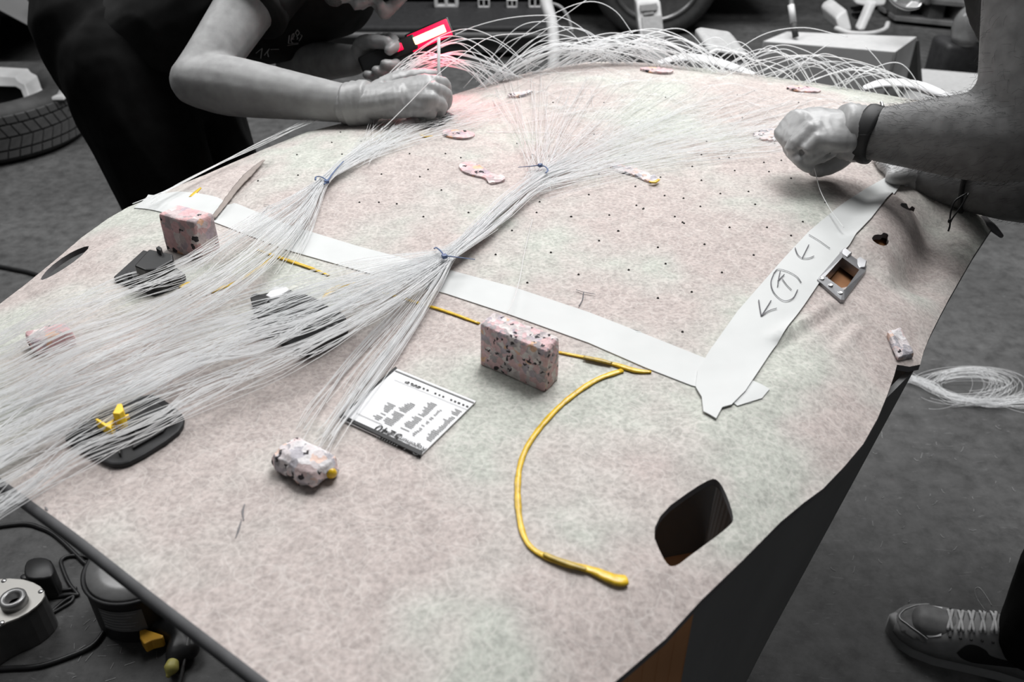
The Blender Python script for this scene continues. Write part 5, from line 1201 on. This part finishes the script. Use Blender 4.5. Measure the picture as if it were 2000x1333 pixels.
# stand pole, step stool, pallet, lamps and glass at the right
pt = thing('stand_pole', G(1556, 75, .0), 'thin pale pole with a black foot leaning behind the pale box', 'pole')
bm = bmesh.new(); sticks(bm, [V(1543, -40, 3.0), V(1546, 12, 3.0)], .0075, 10); put('tube', bm_mesh(bm), LITE, pt)
bm = bmesh.new(); sticks(bm, [V(1545, 10, 3.0), V(1550, 45, 3.0)], .0115, 10); put('sleeve', bm_mesh(bm), LITE, pt)
bm = bmesh.new(); sticks(bm, [V(1550, 44, 3.0), V(1552, 60, 3.0), V(1554, 72, 3.0)], .011, 10); put('foot', bm_mesh(bm), RUB, pt)
st = thing('step_stool', G(1690, 70), 'white plastic step stool frame standing behind the pale box', 'stool')
slab([(1632,36),(1638,28),(1654,18),(1665,60),(1640,62)], 4.2, .25, LITE, 'leg', st, .01); slab([(1700,4),(1716,4),(1708,20),(1690,60),(1676,60)], 4.15, .06, LITE, 'leg', st, .01)
bm = bmesh.new(); loft(bm, [V(1634, 56, 4.1), V(1660, 65, 4.05), V(1700, 66, 4.05), V(1728, 58, 4.1), V(1734, 46, 4.2)], [.012] * 5, n=10); put('base_hoop', bm_mesh(bm), LITE, st)
slab([(1660,-10),(1735,-10),(1730,10),(1700,14),(1672,8)], 4.2, .2, LITE, 'seat', st, .01)
slab([(1666,18),(1690,14),(1692,22),(1668,24)], 4.3, .05, BLK, 'rung', st, .004); slab([(1668,30),(1690,28),(1686,38),(1670,38)], 4.3, .05, BLK, 'rung', st, .004)
pa_ = thing('pallet', G(1810, 58), 'grey pallet on the floor behind the headlamp', 'pallet')
c0 = G(1745, 48, 0); c1 = G(1880, 62, 0); dx_ = (c1 - c0)
for z in (.02, .12):
    for k in range(4):
        o = c0 + Vector((0, .16 * k, z)); put('board', hull8([o, o + dx_, o + dx_ + Vector((0, .1, 0)), o + Vector((0, .1, 0))], [o + Vector((0, 0, .022)), o + dx_ + Vector((0, 0, .022)), o + dx_ + Vector((0, .1, .022)), o + Vector((0, .1, .022))], .002), plain('pallet_wood', (.13, .13, .13), .8, .3, 12), pa_, smooth=False)
for f_ in (0.02, .5, .9):
    o = c0 + dx_ * f_; put('block', box_mesh(o + Vector((.04, .3, .08)), (.08, .55, .08), None, .003), plain('pallet_block', (.08, .08, .08), .85, .3, 12), pa_, smooth=False)
crt = thing('machine', G(1810, 30), 'dark machine standing on the grey pallet', 'machine')
put('housing', box_mesh(c0 + dx_ * .5 + Vector((0, .35, .45)), (dx_.length * .9, .5, .6), None, .03), BLKS, crt); put('plinth', box_mesh(c0 + dx_ * .5 + Vector((0, .32, .15)), (dx_.length * .95, .55, .04), None, .005), CARG, crt)
put('post', box_mesh(c0 + dx_ * .38 + Vector((0, -.02, .25)), (.02, .02, .26), None, .003), CARG, crt); put('post', box_mesh(c0 + Vector((.06, -.02, .25)), (.08, .04, .16), None, .003), CARG, crt)
hd = thing('headlamp', V(1890, 60, 2.6), 'clear rounded car headlamp standing on the floor in front of the right man\'s arm', 'headlamp')
hdc = V(1893, 52, 3.3)
bm = bmesh.new(); ell(bm, hdc, (.062, .05, .085)); put('lens', organic(bm, .008, 3), CLEAR, hd)
bm = bmesh.new(); ell(bm, hdc + Vector((0, .03, .0)), (.052, .03, .072)); put('reflector', organic(bm, .008, 3), plain('reflector', (.25, .25, .25), .25, .3, 20, metal=.8), hd)
put('bulb', lathe([(.0001, .03), (.012, .026), (.015, .01), (.012, 0)], hdc + Vector((.0, -.012, .02)), (0, -1, .2), 20), WHITE, hd)
fl = G(1893, 82); 
put('base', box_mesh((hdc.x, hdc.y + .05, (hdc.z - .06) / 2), (.15, .16, max(hdc.z - .06, .05)), None, .02), BLKS, hd)
gl = thing('headlamp', V(1765, 5, 2.9), 'shiny curved headlamp glass hanging at the top edge', 'headlamp')
bm = bmesh.new(); loft(bm, [V(1733, -8, 2.9), V(1748, 8, 2.9), V(1770, 17, 2.9), V(1792, 15, 2.9), V(1799, 8, 2.9)], [.004, .005, .006, .005, .004], n=10); put('rim', bm_mesh(bm), STEEL, gl)
slab([(1735,-30),(1800,-30),(1798,8),(1785,15),(1765,15),(1748,7)], 2.92, .03, CLEAR, 'glass', gl, .006); slab([(1770,14),(1782,3),(1794,6),(1797,10),(1786,15)], 2.91, .01, LITE, 'reflector', gl, .002); slab([(1738,-30),(1755,-30),(1752,4),(1746,3)], 2.91, .01, LITE, 'reflector', gl, .002)
